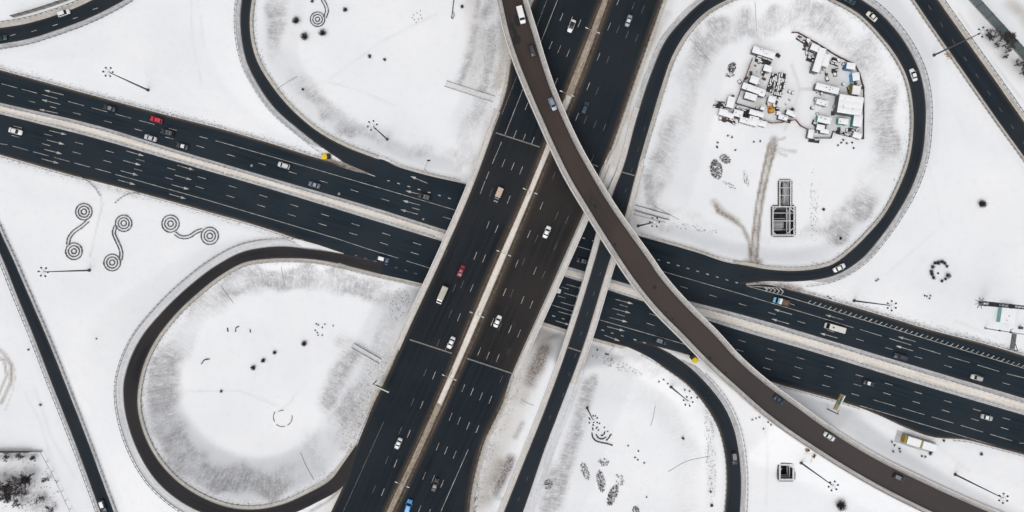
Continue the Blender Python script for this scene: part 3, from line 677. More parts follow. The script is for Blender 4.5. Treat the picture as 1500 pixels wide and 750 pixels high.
# ------------------------------------------------------------------ painted markings
class Marks:
    def __init__(s): s.mb = MB()
    def quad(s, a, b_, w_, z, lift=.012):
        A = P(*a, z); B = P(*b_, z); d = (B - A); d.z = 0
        if d.length < 1e-4: return
        d.normalize(); nn = Vector((-d.y, d.x, 0)) * w_ / 2; up = Vector((0, 0, lift))
        s.mb.add([A + nn + up, A - nn + up, B - nn + up, B + nn + up], [(0, 1, 2, 3)])
    def line(s, pts, w_, z):
        for a, b_ in zip(pts[:-1], pts[1:]): s.quad(a, b_, w_, z)
    def tri(s, ps, z, lift=.013):
        v = [P(*p, z) + Vector((0, 0, lift)) for p in ps]
        s.mb.add(v, [tuple(range(len(v)))])
EWm, NSm, EWw, NSw = Marks(), Marks(), Marks(), Marks(); ZE, ZN = .012, NSZ + .006
def poly_at(pts, x):
    xs = [p[0] for p in pts]; ys = [p[1] for p in pts]; return float(np.interp(x, xs, ys))
def dashes(M, pts, x0, x1, per, ln, w_=.17, z=ZE, jitter=0):
    x = x0
    while x < x1: M.quad((x, poly_at(pts, x)), (x + ln, poly_at(pts, x + ln)), w_, z); x += per
# north carriageway
L1 = [(0, 122), (160, 164.6), (220, 180.6), (304, 203), (400, 230), (560, 276.4), (662.7, 306.4), (971, 397.6), (1080, 429), (1220, 470.7), (1260, 482.6), (1378.6, 518.8), (1500, 555)]
dashes(EWm, L1, 2, 85, 29.7, 23); dashes(EWm, L1, 100, 230, 34.5, 23); dashes(EWm, L1, 247.5, 305, 45, 11.5)
EWm.line([(315.7, 206), (400, 230), (560, 276.4), (680, 311.5)], .17, ZE); EWm.line([(940, 388.5), (971, 397.6), (1080, 429), (1220, 470.7), (1250, 480)], .17, ZE)
EWm.line([(800, 347), (870, 368)], .17, ZE)
dashes(EWm, L1, 1260, 1500, 42.9, 32)
L2 = [(11, 139.5), (119, 168), (255, 204), (345.6, 229.6), (434, 254.4), (523.7, 280.7), (657, 320), (850, 376), (1007.5, 422.6), (1094, 448), (1222, 486.6), (1309, 512.6), (1500, 570)]
dashes(EWm, L2, 11, 90, 31.2, 9); dashes(EWm, L2, 107, 680, 45.15, 11.5); dashes(EWm, L2, 826, 870, 43, 11); dashes(EWm, L2, 996.4, 1500, 42.95, 11)
E0 = [(1094, 419), (1154, 435), (1220, 455.2), (1352, 495), (1500, 539.6)]
EWm.line(E0, .2, ZE); x = 1183
while x < 1500:
    y = poly_at(E0, x) ; EWm.quad((x, y), (x + 5.2, y - 3.8), .28, ZE); x += 7.45
for k in range(5):
    x = 1120 + k * 5.6; yb = poly_at(E0, x); yt = 419.6 + (x - 1094) * .05; ym = (yb + yt) / 2
    EWm.quad((x, yt + .3), (x + 5, ym), .38, ZE + .004); EWm.quad((x + 5, ym), (x + 1.5, yb), .38, ZE + .004)
EWm.line([(1094, 419), (1144, 422)], .2, ZE); EWm.quad((1154, 443.6), (1164, 447), .17, ZE)
SQ = [(569, 264.4), (658.4, 290.6), (845, 346), (964.8, 380.6), (1080, 414.5)]
for x in list(np.arange(569, 672, 14.9)) + list(np.arange(855, 870, 14.3)) + list(np.arange(964.8, 1082, 14.3)):
    EWm.quad((x - 2, poly_at(SQ, x - 2)), (x + 2, poly_at(SQ, x + 2)), .34, ZE + .01)
EWm.line([(489, 240), (549.5, 258.3)], .18, ZE); EWm.line([(497, 236), (549.5, 258.3)], .18, ZE + .01)
for k in range(5): EWw.quad((500 + k * 7, 243 + k * 1.9), (503 + k * 7, 239.5 + k * 3.2), .3, ZE + .01)
# south carriageway
La = [(20, 184.5), (78, 199.5), (168, 224), (259, 249.6), (348, 275.6), (437.8, 303), (526.5, 330.8), (614, 358), (850, 428.5), (963, 463), (1093.5, 501.4), (1222.4, 539.5), (1351, 577), (1500, 621)]
Lb = [(16.6, 198), (74, 213.7), (119, 225.7), (255, 263.5), (344, 289.7), (433.5, 317), (522, 344), (610, 372), (850, 443), (959, 477), (1089, 515), (1219, 553), (1348, 591), (1500, 636)]
dashes(EWm, La, 20, 640, 45.0, 11.7); dashes(EWm, Lb, 16.6, 640, 45.0, 11.7)
dashes(EWm, La, 822, 860, 44, 11); dashes(EWm, Lb, 817, 860, 44, 11); dashes(EWm, La, 908, 990, 43.4, 11.5); dashes(EWm, Lb, 903.7, 985, 43.4, 11.5)
dashes(EWm, La, 1038.5, 1500, 43.0, 11); dashes(EWm, Lb, 1078, 1500, 43.1, 11)
Lc = [(0, 209), (162, 253), (300, 292), (361.6, 309), (400, 321.6), (491.7, 349), (540, 365), (583.7, 378.3), (625.6, 391.6), (800, 444), (880, 469), (1001.6, 504), (1128.8, 541.6), (1215, 566.8), (1258, 579.6), (1311.5, 594.8), (1397, 620), (1482, 645.5), (1500, 651)]
dashes(EWm, Lc, -12, 165, 30.3, 23); EWm.line([(169, 255.4), (300, 292), (400, 321.6), (491.7, 349), (540, 365), (583.7, 378.3)], .17, ZE)
EWm.line([(595, 382), (640, 396)], .17, ZE); EWm.line([(808, 446.5), (880, 469), (1001.6, 504), (1030, 512.5)], .17, ZE)
dashes(EWm, Lc, 1118, 1262, 43.1, 11); dashes(EWm, Lc, 1279, 1500, 42.8, 32.5)
EWm.line([(1260, 594.4), (1400, 635.8), (1500, 665.5)], .17, ZE)
for x, y in [(521.6, 374.3), (535.7, 378.5), (549.6, 382.8), (565.6, 387.3), (580, 392), (594.4, 396), (608.8, 400.7)]: EWw.quad((x - 2, y - .6), (x + 2, y + .6), .34, ZE + .01)
for x, y in [(811, 463), (825, 467), (883, 483.7), (897, 488), (911.6, 492), (930, 497.6), (944, 502)]: EWm.quad((x - 2, y - .6), (x + 2, y + .6), .34, ZE + .01)
EWw.line([(960, 506.7), (1000, 517)], .17, ZE + .01); EWw.line([(960, 506.7), (984, 519)], .17, ZE + .01)
def arrow(M, tip, tail, z=ZE, bent=False):
    t = Vector(tip); a = Vector(tail); d = (a - t).normalized(); n_ = Vector((-d.y, d.x)); nk = t + d * 8
    if bent: nk = t + d * 8 + n_ * 0
    M.quad(tuple(nk), tail, .19, z); M.tri([tip, tuple(nk + n_ * 1.9), tuple(nk - n_ * 1.9)], z)
for tp, tl in [((65, 132), (93, 139)), ((61, 146), (88.5, 153)), ((57, 160), (85, 166)), ((601, 258), (626, 268.4)), ((593.8, 279.3), (615, 284.6)), ((589.5, 293.6), (615, 300.6)), ((586, 306.8), (612, 314)),
               ((1133.6, 453), (1160, 460.7)), ((1130, 467), (1156, 474.5)), ((1208.7, 461), (1235, 468.6)), ((1201, 488), (1227, 495.3)), ((1315, 493), (1341, 500.4)), ((1312, 506.4), (1337.6, 514)),
               ((98, 197.3), (72, 191.3)), ((94.5, 211.6), (68.7, 205)), ((91, 225.5), (64.6, 218.6)), ((86.4, 239.3), (60.8, 232.5)), ((211, 228.5), (185, 221)), ((206.5, 242), (180.6, 235)), ((202.7, 257), (176.8, 250)), ((198.4, 270.6), (173, 263.5)),
               ((285, 249.3), (259.7, 242)), ((281, 263.5), (255.9, 256.4)), ((277.4, 277.4), (251.6, 270.6)), ((273, 291.3), (247.8, 284)),
               ((927.8, 445.3), (901.6, 438.5)), ((924, 458.8), (897.3, 451.7)), ((919.7, 472), (893, 465)), ((915.5, 485), (889.4, 478.4)), ((908, 499.7), (885.6, 491)),
               ((856, 423.7), (830, 416.5)), ((852, 436.5), (826, 429.3)), ((847.6, 450), (821.6, 442.8)), ((844, 463.6), (818, 456.4)), ((836, 476.5), (814, 470))]:
    arrow(EWm, tp, tl, ZE + .01)
def dash_list(M, tops, d=(-.375, .927), L=12, w_=.17, z=ZN):
    for x, y in tops: M.quad((x, y), (x + d[0] * L, y + d[1] * L), w_, z)
dash_list(NSm, [(824.8, 19.4), (838.7, 24.3), (851, 28.6), (808.9, 60.7), (821.5, 66.4), (834.5, 72), (816.7, 114.4), (804, 109), (773.5, 150), (756.7, 191), (770, 196), (782.7, 200.7), (739.7, 233.5), (753.5, 237.8), (765.7, 244), (716.4, 251.4),
               (747.4, 287), (717, 324), (729.6, 330), (698.6, 369), (711.4, 373), (693.4, 416), (674.6, 459), (656.6, 502), (638, 544.4), (620, 587.4), (601, 630), (581.6, 673.4), (563, 715.6),
               (894.6, 33.4), (879, 77.5), (864, 121), (847.6, 165.5), (795.4, 296), (777, 337.4), (759.4, 380.4), (786, 391), (741.4, 422.4), (767.6, 434), (780.6, 440.6), (723.4, 466), (749.4, 476.6), (762.6, 483), (704.4, 509), (717, 515.4), (731.4, 519),
               (681, 563), (693.6, 568.4), (707, 575), (720.6, 580), (662.4, 605), (674.6, 611), (688, 618), (701.6, 623), (643.4, 648.6), (655.6, 654.4), (668.4, 660.4), (623.6, 691.4), (636.6, 696.4), (650, 703), (617, 740), (630.6, 746), (908, -4)])
dash_list(NSw, [(907.6, 37), (892.6, 82), (877, 128), (859.8, 170), (874, 176.4), (887.8, 181), (870, 227), (813.5, 252), (721.6, 276), (679.4, 411), (662, 454), (644, 497), (625, 540), (606.4, 584), (588.6, 625), (569, 668), (550, 711.4), (735, 472.6), (798.6, 397), (788, 344), (818, 310), (833, 316),
               (930, 3), (944, 8), (921, 45), (935, 50), (752, 424), (736.5, 550), (668, 416), (655, 366), (769, 378), (816, 355)])
NSm.line([(816.6, 0), (791.5, 64)], .17, ZN); NSm.line([(767, 128), (738.8, 199.4)], .17, ZN); NSm.line([(734.7, 208), (721, 240)], .17, ZN); NSm.line([(710.6, 265), (703.4, 284)], .17, ZN)
NSm.line([(686, 658), (646, 749)], .17, ZN); NSw.line([(562, 618), (503, 749)], .17, ZN + .012)
for a, b_ in (((801, 0), (785, 42)), ((756.5, 113), (735, 168))):
    n_ = int(abs(b_[1] - a[1]) / 2.6)
    for k in range(n_):
        f = k / n_; x = a[0] + (b_[0] - a[0]) * f; y = a[1] + (b_[1] - a[1]) * f; NSm.quad((x, y), (x - .5, y + 1.2), .14, ZN)
RMm = Marks()
for k in range(3): pass
dash_list(RMm, [(945, 186), (936, 216), (926.5, 246), (917.5, 276), (880.5, 398), (871, 427), (861.5, 456), (852, 486), (844, 518), (835, 545), (826, 575), (807, 608), (796.5, 639), (785, 668.5), (773.5, 698), (761, 728)], d=(-.33, .94), L=6.5, w_=.13, z=NSZ + .02)
for x, y in [(18.8, 51.3), (49.9, 45.2), (80.6, 36.7), (110.3, 26.4), (139.6, 12.8)]: EWm.quad((x - 3.7, y + 1.2), (x + 3.7, y - 1.2), .2, .02)
for k in range(9): EWw.quad((1360 + 17.3 * k, 8 + 25 * k), (1364 + 17.3 * k, 14 + 25 * k), .2, .02)
for M_, mt in ((EWm, WHITEP), (NSm, WHITEP), (EWw, WORNP), (NSw, WORNP), (RMm, WORNP)):
    o = M_.mb.build('road_markings', mt); o['kind'] = 'structure'
# expansion joints
JM = simple('joint sealant', (.20, .19, .175), .8, .3, 2)
for nm, a, b_, z in (('expansion_joint', (726.3, 194.5), (790.5, 215.3), ZN), ('expansion_joint', (600, 497.4), (662, 517.6), ZN), ('expansion_joint', (684, 525), (751, 547.3), ZN), ('expansion_joint', (812, 222), (876, 243.8), ZN), ('expansion_joint', (909.5, 251.6), (930, 257.3), NSZ + .02), ('expansion_joint', (830.5, 508.4), (852.5, 515.6), NSZ + .02)):
    k = Marks(); k.quad(a, b_, .42, z); o = k.mb.build(nm, JM); o['kind'] = 'structure'
# dark repair patches on the flyover and highway
PT = simple('fresh tar patch', (.012, .012, .013), .6, .2, 2)
rf = ROADS['flyover']
def patch(road, px, py, L, W_):
    p, t_ = road_at(road, px, py); mb = MB(); n_ = Vector((-t_.y, t_.x, 0)).normalized(); a = t_ * L / 2; b2 = n_ * W_ / 2; up = Vector((0, 0, .02)); seg = 8; vs = []
    for k in range(seg):
        an = 2 * math.pi * (k + .5) / seg; s1 = max(-1, min(1, 1.35 * math.cos(an))); s2 = max(-1, min(1, 1.35 * math.sin(an)))
        vs.append(p + a * s1 * random.uniform(.85, 1) + b2 * s2 * random.uniform(.85, 1) + up)
    mb.add(vs, [tuple(range(seg))]); o = mb.build('tar_patch', PT); o['kind'] = 'structure'
for a in [(757, 30, 5, 2.0), (750, 38, 3, 1.6), (754, 47, 3, 1.4), (757, 58, 3.4, 3.0), (866, 290, 1.6, .7), (872, 302, 2.2, 1.1), (865, 296, 1.2, .6), (959, 421, 1.5, 1.5), (901, 358, 1.3, 1), (1040, 524, 1.3, 1.2), (1063, 546, 1, .8), (976, 457, 1, .6), (985, 467, 1, .6)]: patch('flyover', *a)
for a in [(834, 302, 2.6, 1.5), (753, 474, 1.4, 1.2), (745, 515, 3.2, 1.6)]: patch('highway_east', *a)

# ------------------------------------------------------------------ guardrails
pm = MB(); pm.box((0, 0, .42), (.2, .16, .95)); pm.box((0, -.1, .62), (.12, .14, .2)); POSTM = pm.mesh('post', simple('snow stained post', (.10, .10, .105), .7, .2))
def guardrail(E, label, group=None, sp=2.0, h=.72, mat=None, keep=None):
    E = np.array(E)
    if keep is not None:
        q = to_px(E[:, 0], E[:, 1], E[:, 2]); m_ = np.array([bool(keep((a, b_))) for a, b_ in zip(*q)]); rr = runs(m_)
        if not rr: return
        i, j = max(rr, key=lambda t_: t_[1] - t_[0]); E = E[i:j + 1]
    if len(E) < 2: return
    D, s_ = resample(E, sp); o0 = Vector(D[0])
    root = empty('guardrail', o0, 0, label, 'guardrail', group)
    rings = []
    for k in range(len(D)):
        p = D[k]; q = D[min(k + 1, len(D) - 1)] - D[max(k - 1, 0)]; q = q[:2] / (np.linalg.norm(q[:2]) + 1e-9); n_ = np.array([-q[1], q[0]])
        rings.append([(p[0] + n_[0] * a - o0.x, p[1] + n_[1] * a - o0.y, p[2] + hz - o0.z) for a, hz in ((-.04, h - .14), (.05, h - .14), (.09, h), (.05, h + .15), (-.04, h + .15))])
    MB().loft(rings).build('rail', mat or CHROME, root)
    idx = list(range(len(D))); vis = []
    for k in idx:
        a, b_ = to_px(*D[k])
        if -30 < a < 1530 and -30 < b_ < 780: vis.append(k)
    for k in vis:
        d = D[min(k + 1, len(D) - 1)] - D[max(k - 1, 0)]
        o = obj('post', POSTM, root); o.location = Vector(D[k]) - o0; o.rotation_euler = (0, 0, math.atan2(d[1], d[0]))
    return root
R_ = ROADS
fx = lambda a, b_: (lambda p: a < p[0] < b_ and -40 < p[1] < 790)
up = .1
guardrail(MN + (0, 0, up), 'guardrail on the north rim of the snowy median, far left stretch', keep=fx(-20, 330))
guardrail(MN + (0, 0, up), 'guardrail on the north rim of the snowy median, just left of the highway bridge', keep=fx(330, 652))
guardrail(MN + (0, 0, up), 'guardrail on the north rim of the snowy median, just right of the flyover', keep=fx(1000, 1260))
guardrail(MN + (0, 0, up), 'guardrail on the north rim of the snowy median, far right stretch', keep=fx(1260, 1520))
guardrail(MS + (0, 0, up), 'guardrail on the south rim of the snowy median, far left stretch', keep=fx(-20, 330))
guardrail(MS + (0, 0, up), 'guardrail on the south rim of the snowy median, just left of the highway bridge', keep=fx(330, 640))
guardrail(MS + (0, 0, up), 'guardrail on the south rim of the snowy median, just right of the flyover', keep=fx(1035, 1260))
guardrail(MS + (0, 0, up), 'guardrail on the south rim of the snowy median, far right stretch', keep=fx(1260, 1520))
def gr(road, side, off, label, keep, up_=.05, sp=2.0): guardrail(R_[road].edge(side, off, up_), label, keep=keep, sp=sp)
gr('road_north', 0, 1.1, 'guardrail above the westbound road, left half of its north edge', fx(-20, 250)); gr('road_north', 0, 1.1, 'guardrail above the westbound road ending at the left yellow gore cushion', fx(250, 478))
gr('road_north', 0, 1.1, 'guardrail above the hatched shoulder of the westbound road at far right', fx(1165, 1520))
gr('road_south', 1, 1.1, 'guardrail under the eastbound road, left of the walkers gap', fx(-20, 125)); gr('road_south', 1, 1.1, 'guardrail under the eastbound road, above the three S shaped hedges', fx(196, 430))
gr('road_south', 1, 1.1, 'guardrail under the eastbound road between flyover and yellow sign', fx(1135, 1262)); gr('road_south', 1, 1.1, 'guardrail under the eastbound road in the lower right corner', fx(1395, 1520))
gr('loop_southwest', 1, 1.5, 'guardrail inside the lower left loop, upper stretch', lambda p: p[0] < 505 and p[1] < 560); gr('loop_southwest', 1, 1.5, 'guardrail inside the lower left loop, bottom stretch', lambda p: p[1] > 560 and p[0] < 500)
gr('loop_southwest', 0, 3.1, 'guardrail around the outside of the lower left loop, upper stretch', lambda p: p[0] < 450 and p[1] < 560); gr('loop_southwest', 0, 3.1, 'guardrail around the outside of the lower left loop, bottom stretch', lambda p: p[1] > 560 and p[0] < 300)
gr('slip_lane_south', 0, 1.4, 'guardrail between the eastbound slip lane and the lower left infield', fx(500, 620))
gr('loop_northwest', 1, 1.3, 'guardrail inside the upper left loop', lambda p: -30 < p[1] < 232); gr('loop_northwest', 0, 2.0, 'guardrail outside the upper left loop', lambda p: -30 < p[1] < 226)
gr('slip_lane_north', 0, 1.0, 'guardrail along the slip lane under the upper left infield', fx(556, 676)); gr('slip_lane_north', 0, 1.0, 'guardrail along the slip lane under the muddy construction infield', fx(935, 1088))
gr('ramp_northeast', 1, 1.4, 'guardrail inside the right loop, left hand stretch', lambda p: -30 < p[1] < 240 and p[0] < 1110)
gr('ramp_northeast', 1, 1.4, 'guardrail inside the right loop, beside the construction yard', lambda p: p[0] > 1190 and -30 < p[1] < 300); gr('ramp_northeast', 1, 1.4, 'guardrail inside the right loop, lower stretch by the muddy track', lambda p: p[0] > 1110 and p[1] > 300)
gr('ramp_northeast', 0, 2.1, 'guardrail outside the right loop, right hand stretch', lambda p: p[0] > 1240 and -30 < p[1] < 240); gr('ramp_northeast', 0, 2.1, 'guardrail outside the right loop, lower stretch', lambda p: p[0] > 1180 and p[1] > 240)
gr('ramp_southeast', 1, 2.3, 'guardrail on the outer side of the lower right ramp', lambda p: 545 < p[1] < 790); gr('ramp_southeast', 0, .7, 'guardrail on the inner side of the lower right ramp', lambda p: 520 < p[1] < 790)
gr('road_southwest', 1, 1.2, 'guardrail on the right side of the lone road at far left', lambda p: 330 < p[1] < 790); gr('road_southwest', 0, 1.2, 'guardrail on the left side of the lone road at far left', lambda p: 370 < p[1] < 790)
gr('road_northwest', 1, 2.0, 'guardrail under the top left corner road', lambda p: p[0] > -20 and p[1] > -30); gr('road_northwest', 0, 2.0, 'guardrail above the top left corner road', lambda p: p[0] > -20 and p[1] > -30)
gr('road_northeast', 0, 1.2, 'guardrail left of the top right corner road', lambda p: p[1] > -30 and p[0] < 1520); gr('road_northeast', 1, 2.0, 'guardrail right of the top right corner road', lambda p: p[1] > -30 and p[0] < 1520)
gr('highway_west', 0, .5, 'guardrail on the west edge of the highway above the bridge', lambda p: 85 < p[1] < 194); gr('highway_west', 0, .5, 'guardrail on the west edge of the highway below the bridge', lambda p: 512 < p[1] < 645)
gr('highway_east', 1, 1.0, 'guardrail on the east edge of the highway above the flyover', lambda p: -30 < p[1] < 236); gr('highway_east', 1, 1.0, 'guardrail on the east edge of the highway below the bridge', lambda p: 548 < p[1] < 780)
for E, lb in ((NSM[0], 'west'), (NSM[1], 'east')):
    E = E.copy(); E[:, 2] += .1
    guardrail(E, 'steel barrier on the %s rim of the highway median above the flyover' % lb, keep=lambda p: -30 < p[1] < 190, mat=RUST)
    guardrail(E, 'steel barrier on the %s rim of the highway median on the bridge' % lb, keep=lambda p: 215 < p[1] < 500, mat=RUST)
    guardrail(E, 'steel barrier on the %s rim of the highway median in the bottom stretch' % lb, keep=lambda p: 500 < p[1] < 785, mat=RUST)
# curved ends of the rails at the walkers gap
def px_line(pts, z=None): return np.array([tuple(G(a, b_)) for a, b_ in crom(pts, 4)])
guardrail(px_line([(118, 258), (130, 266), (141, 276), (147, 286)]), 'short curved guardrail end left of the walkers gap', sp=1.2)
guardrail(px_line([(170, 297), (178, 290), (190, 284), (203, 283)]), 'short curved guardrail end right of the walkers gap', sp=1.2)

# dirty painted island tip between upper left loop and westbound road
k = Marks(); k.tri([(484, 238.5), (492, 236.5), (505, 240.5), (522, 247), (540, 255.5), (520, 251), (500, 245)], .03); o = k.mb.build('traffic_island', simple('gritty island', (.20, .175, .15), .9, .6, .6)); o['kind'] = 'structure'

# ------------------------------------------------------------------ vehicles
def ring(x, w_, zb, zt, r=.12, tum=.93):
    """closed cross-section of a body shell at station x"""
    h = w_ / 2; t_ = h * tum
    return [(x, -h, zb), (x, h, zb), (x, h, zb + (zt - zb) * .6), (x, t_ + (h - t_) * .4, zt - r * .5), (x, t_ - .12, zt), (x, -t_ + .12, zt), (x, -t_ - (h - t_) * .4, zt - r * .5), (x, -h, zb + (zt - zb) * .6)]
def wheels(root, xs, hw, r=.33, wd=.22):
    for x in xs:
        for s_ in (-1, 1):
            w_ = MB().tube((0, -wd / 2, 0), (0, wd / 2, 0), r, n=14).build('wheel', RUBBER, root); w_.location = (x, s_ * (hw - wd / 2 + .01), r)
            MB().tube((0, s_ * wd * .3, 0), (0, s_ * (wd / 2 + .012), 0), r * .62, n=10).build('rim', RIM, w_)
def lights(root, xf, xr, hw, zf_, zr, rw=.28):
    for s_ in (-1, 1):
        MB().box((xf, s_ * (hw - .24), zf_), (.12, .26, .12)).build('headlight', LAMPW, root)
        MB().box((xr, s_ * (hw - .22), zr), (.10, rw, .16)).build('taillight', LAMPR, root)
def mirrors(root, x, hw, z, mat):
    for s_ in (-1, 1): MB().box((x, s_ * (hw + .10), z), (.14, .22, .14)).build('mirror', mat, root)
def car(label, col, L=4.5, W=1.8, Hh=1.46, kind='sedan', roof=None, glassroof=False, rails=False, cat='car', hood=None, group='cars on the roads of the interchange'):
    root = empty('car', (0, 0, 0), 0, label, cat, group); pm_ = paint(col); h = L / 2; hw = W / 2
    zh = .92 if kind != 'suv' else 1.02; zt = .98 if kind == 'sedan' else zh
    b = MB()
    if kind == 'sedan': prof = [(-h, .80, .36, .74), (-h + .12, .93, .24, .93), (-h + .8, 1, .2, zt), (-.2, 1, .2, zh + .04), (h * .42, 1, .2, zh), (h - .55, .97, .2, .80), (h - .16, .88, .25, .68), (h, .72, .34, .60)]
    else: prof = [(-h, .84, .36, .80), (-h + .1, .95, .26, .98), (-h + .6, 1, .22, zh + .05), (-.2, 1, .22, zh + .05), (h * .42, 1, .22, zh + .02), (h - .5, .97, .22, zh - .12), (h - .14, .89, .28, zh - .24), (h, .74, .36, zh - .34)]
    b.loft([ring(x, W * k, zb, z_) for x, k, zb, z_ in prof]); body = b.build('body', hood and [pm_] or pm_, root, True)
    # glass house and roof
    if kind == 'sedan': x0, x1, x2, x3 = -h + .75, -h + 1.42, h * .12, h * .46
    elif kind == 'hatch': x0, x1, x2, x3 = -h + .22, -h + .62, h * .14, h * .5
    else: x0, x1, x2, x3 = -h + .14, -h + .46, h * .16, h * .50
    gw, rw = W * .90, W * .74; zb = zh; g_ = MB()
    r4 = lambda x, wd, z_: [(x, -wd / 2, zb - .05), (x, wd / 2, zb - .05), (x, wd / 2 * (.985 if z_ <= zb else rw / gw * gw / wd), z_), (x, -wd / 2 * (.985 if z_ <= zb else rw / gw * gw / wd), z_)]
    vs = [(x0, -gw / 2, zb), (x0, gw / 2, zb), (x3, gw / 2 * .96, zb - .02), (x3, -gw / 2 * .96, zb - .02), (x1, -rw / 2, Hh - .04), (x1, rw / 2, Hh - .04), (x2, rw / 2, Hh - .05), (x2, -rw / 2, Hh - .05)]
    g_.add(vs, [(0, 1, 5, 4), (1, 2, 6, 5), (2, 3, 7, 6), (3, 0, 4, 7), (4, 5, 6, 7)]); g_.build('windows', GLASS, root)
    if not glassroof:
        a = .06; rm = paint(roof) if roof else pm_; rr = MB()
        rr.loft([[(x, -rw / 2 * k, Hh - .06), (x, rw / 2 * k, Hh - .06), (x, rw / 2 * k * .9, Hh + dz), (x, -rw / 2 * k * .9, Hh + dz)] for x, k, dz in ((x1 - .10, .97, -.05), (x1 + .15, 1.0, .0), ((x1 + x2) / 2, 1.02, .025), (x2 - .1, 1.0, 0), (x2 + .08, .96, -.05))])
        rr.build('roof', rm, root)
        # door pillars between the side windows
        pl = MB()
        for s_ in (-1, 1):
            for xp in ((x1 + x2) / 2, x1 + .05):
                pl.add([(xp - .05, s_ * (gw / 2 + .012), zb - .02), (xp + .05, s_ * (gw / 2 + .012), zb - .02), (xp + .04, s_ * (rw / 2 + .012), Hh - .05), (xp - .04, s_ * (rw / 2 + .012), Hh - .05)], [(0, 1, 2, 3)])
        pl.build('pillars', rm, root)
    if rails:
        for s_ in (-1, 1): MB().box(((x1 + x2) / 2, s_ * rw * .42, Hh + .09), (x2 - x1 - .2, .07, .06)).build('roof_rail', CHROME, root)
        for q_ in (.25, .75): MB().box((x1 + (x2 - x1) * q_, 0, Hh + .1), (.09, rw * .84, .05)).build('roof_bar', CHROME, root)
    wheels(root, (h - .82, -h + .85), hw - .02); lights(root, h - .13, -h + .03, hw - .08, zh - .3, zh - .14); mirrors(root, x3 - .25, hw - .05, zh + .06, pm_)
    MB().box((-h - .03, 0, .45), (.14, W * .8, .22)).build('rear_bumper', BLACKP if kind != 'sedan' else pm_, root)
    return root
def van(label, col, L=5.6, W=2.0, Hh=2.3, cat='van', name='van', side_windows=False, hatches=0, group='vans and trucks on the roads'):
    root = empty(name, (0, 0, 0), 0, label, cat, group); pm_ = paint(col); h = L / 2; hw = W / 2
    b = MB(); nose = .95 if L < 6.5 else .45
    b.loft([ring(x, W * k, zb, z_, .1, .97) for x, k, zb, z_ in [(-h, .94, .35, Hh - .1), (-h + .12, .99, .3, Hh), (0, 1, .25, Hh + .03), (h - nose - .75, 1, .25, Hh), (h - nose - .05, .98, .25, 1.28), (h - .35, .95, .28, 1.08), (h - .08, .86, .32, .92), (h, .78, .4, .8)]]).build('body', pm_, root, False)
    g_ = MB(); xa, xb_ = h - nose - .70, h - nose - .10; g_.add([(xa, -hw * .84, Hh - .08), (xa, hw * .84, Hh - .08), (xb_ + .03, hw * .9, 1.36), (xb_ + .03, -hw * .9, 1.36)], [(0, 3, 2, 1)])
    for v in range(4): x, y, z_ = g_.v[v]; g_.v[v] = (x + .045, y, z_ + .045)
    g_.build('windscreen', GLASS, root)
    sw = MB()
    for s_ in (-1, 1):
        xs = [(h - nose - 1.55, h - nose - .75)] + ([(h - nose - 2.6, h - nose - 1.7), (h - nose - 3.6, h - nose - 2.7)] if side_windows else [])
        for a, c_ in xs: sw.box(((a + c_) / 2, s_ * (hw * .985 + .004), Hh * .72), (c_ - a, .04, Hh * .24))
    sw.build('side_windows', GLASS, root); MB().box((-h - .005, 0, Hh * .74), (.03, W * .7, Hh * .22)).build('rear_window', GLASS, root)
    for k in range(hatches): MB().box((h - 2.6 - k * 1.6, 0, Hh + .09), (.7, .6, .14)).build('roof_hatch', simple('hatch grey', (.16, .16, .17), .6), root)
    wheels(root, (h - .95, -h + 1.05), hw - .02, .35, .24); lights(root, h - .14, -h + .02, hw - .06, .85, 1.1, .14); mirrors(root, xb_ - .2, hw + .02, 1.4, BLACKP)
    return root
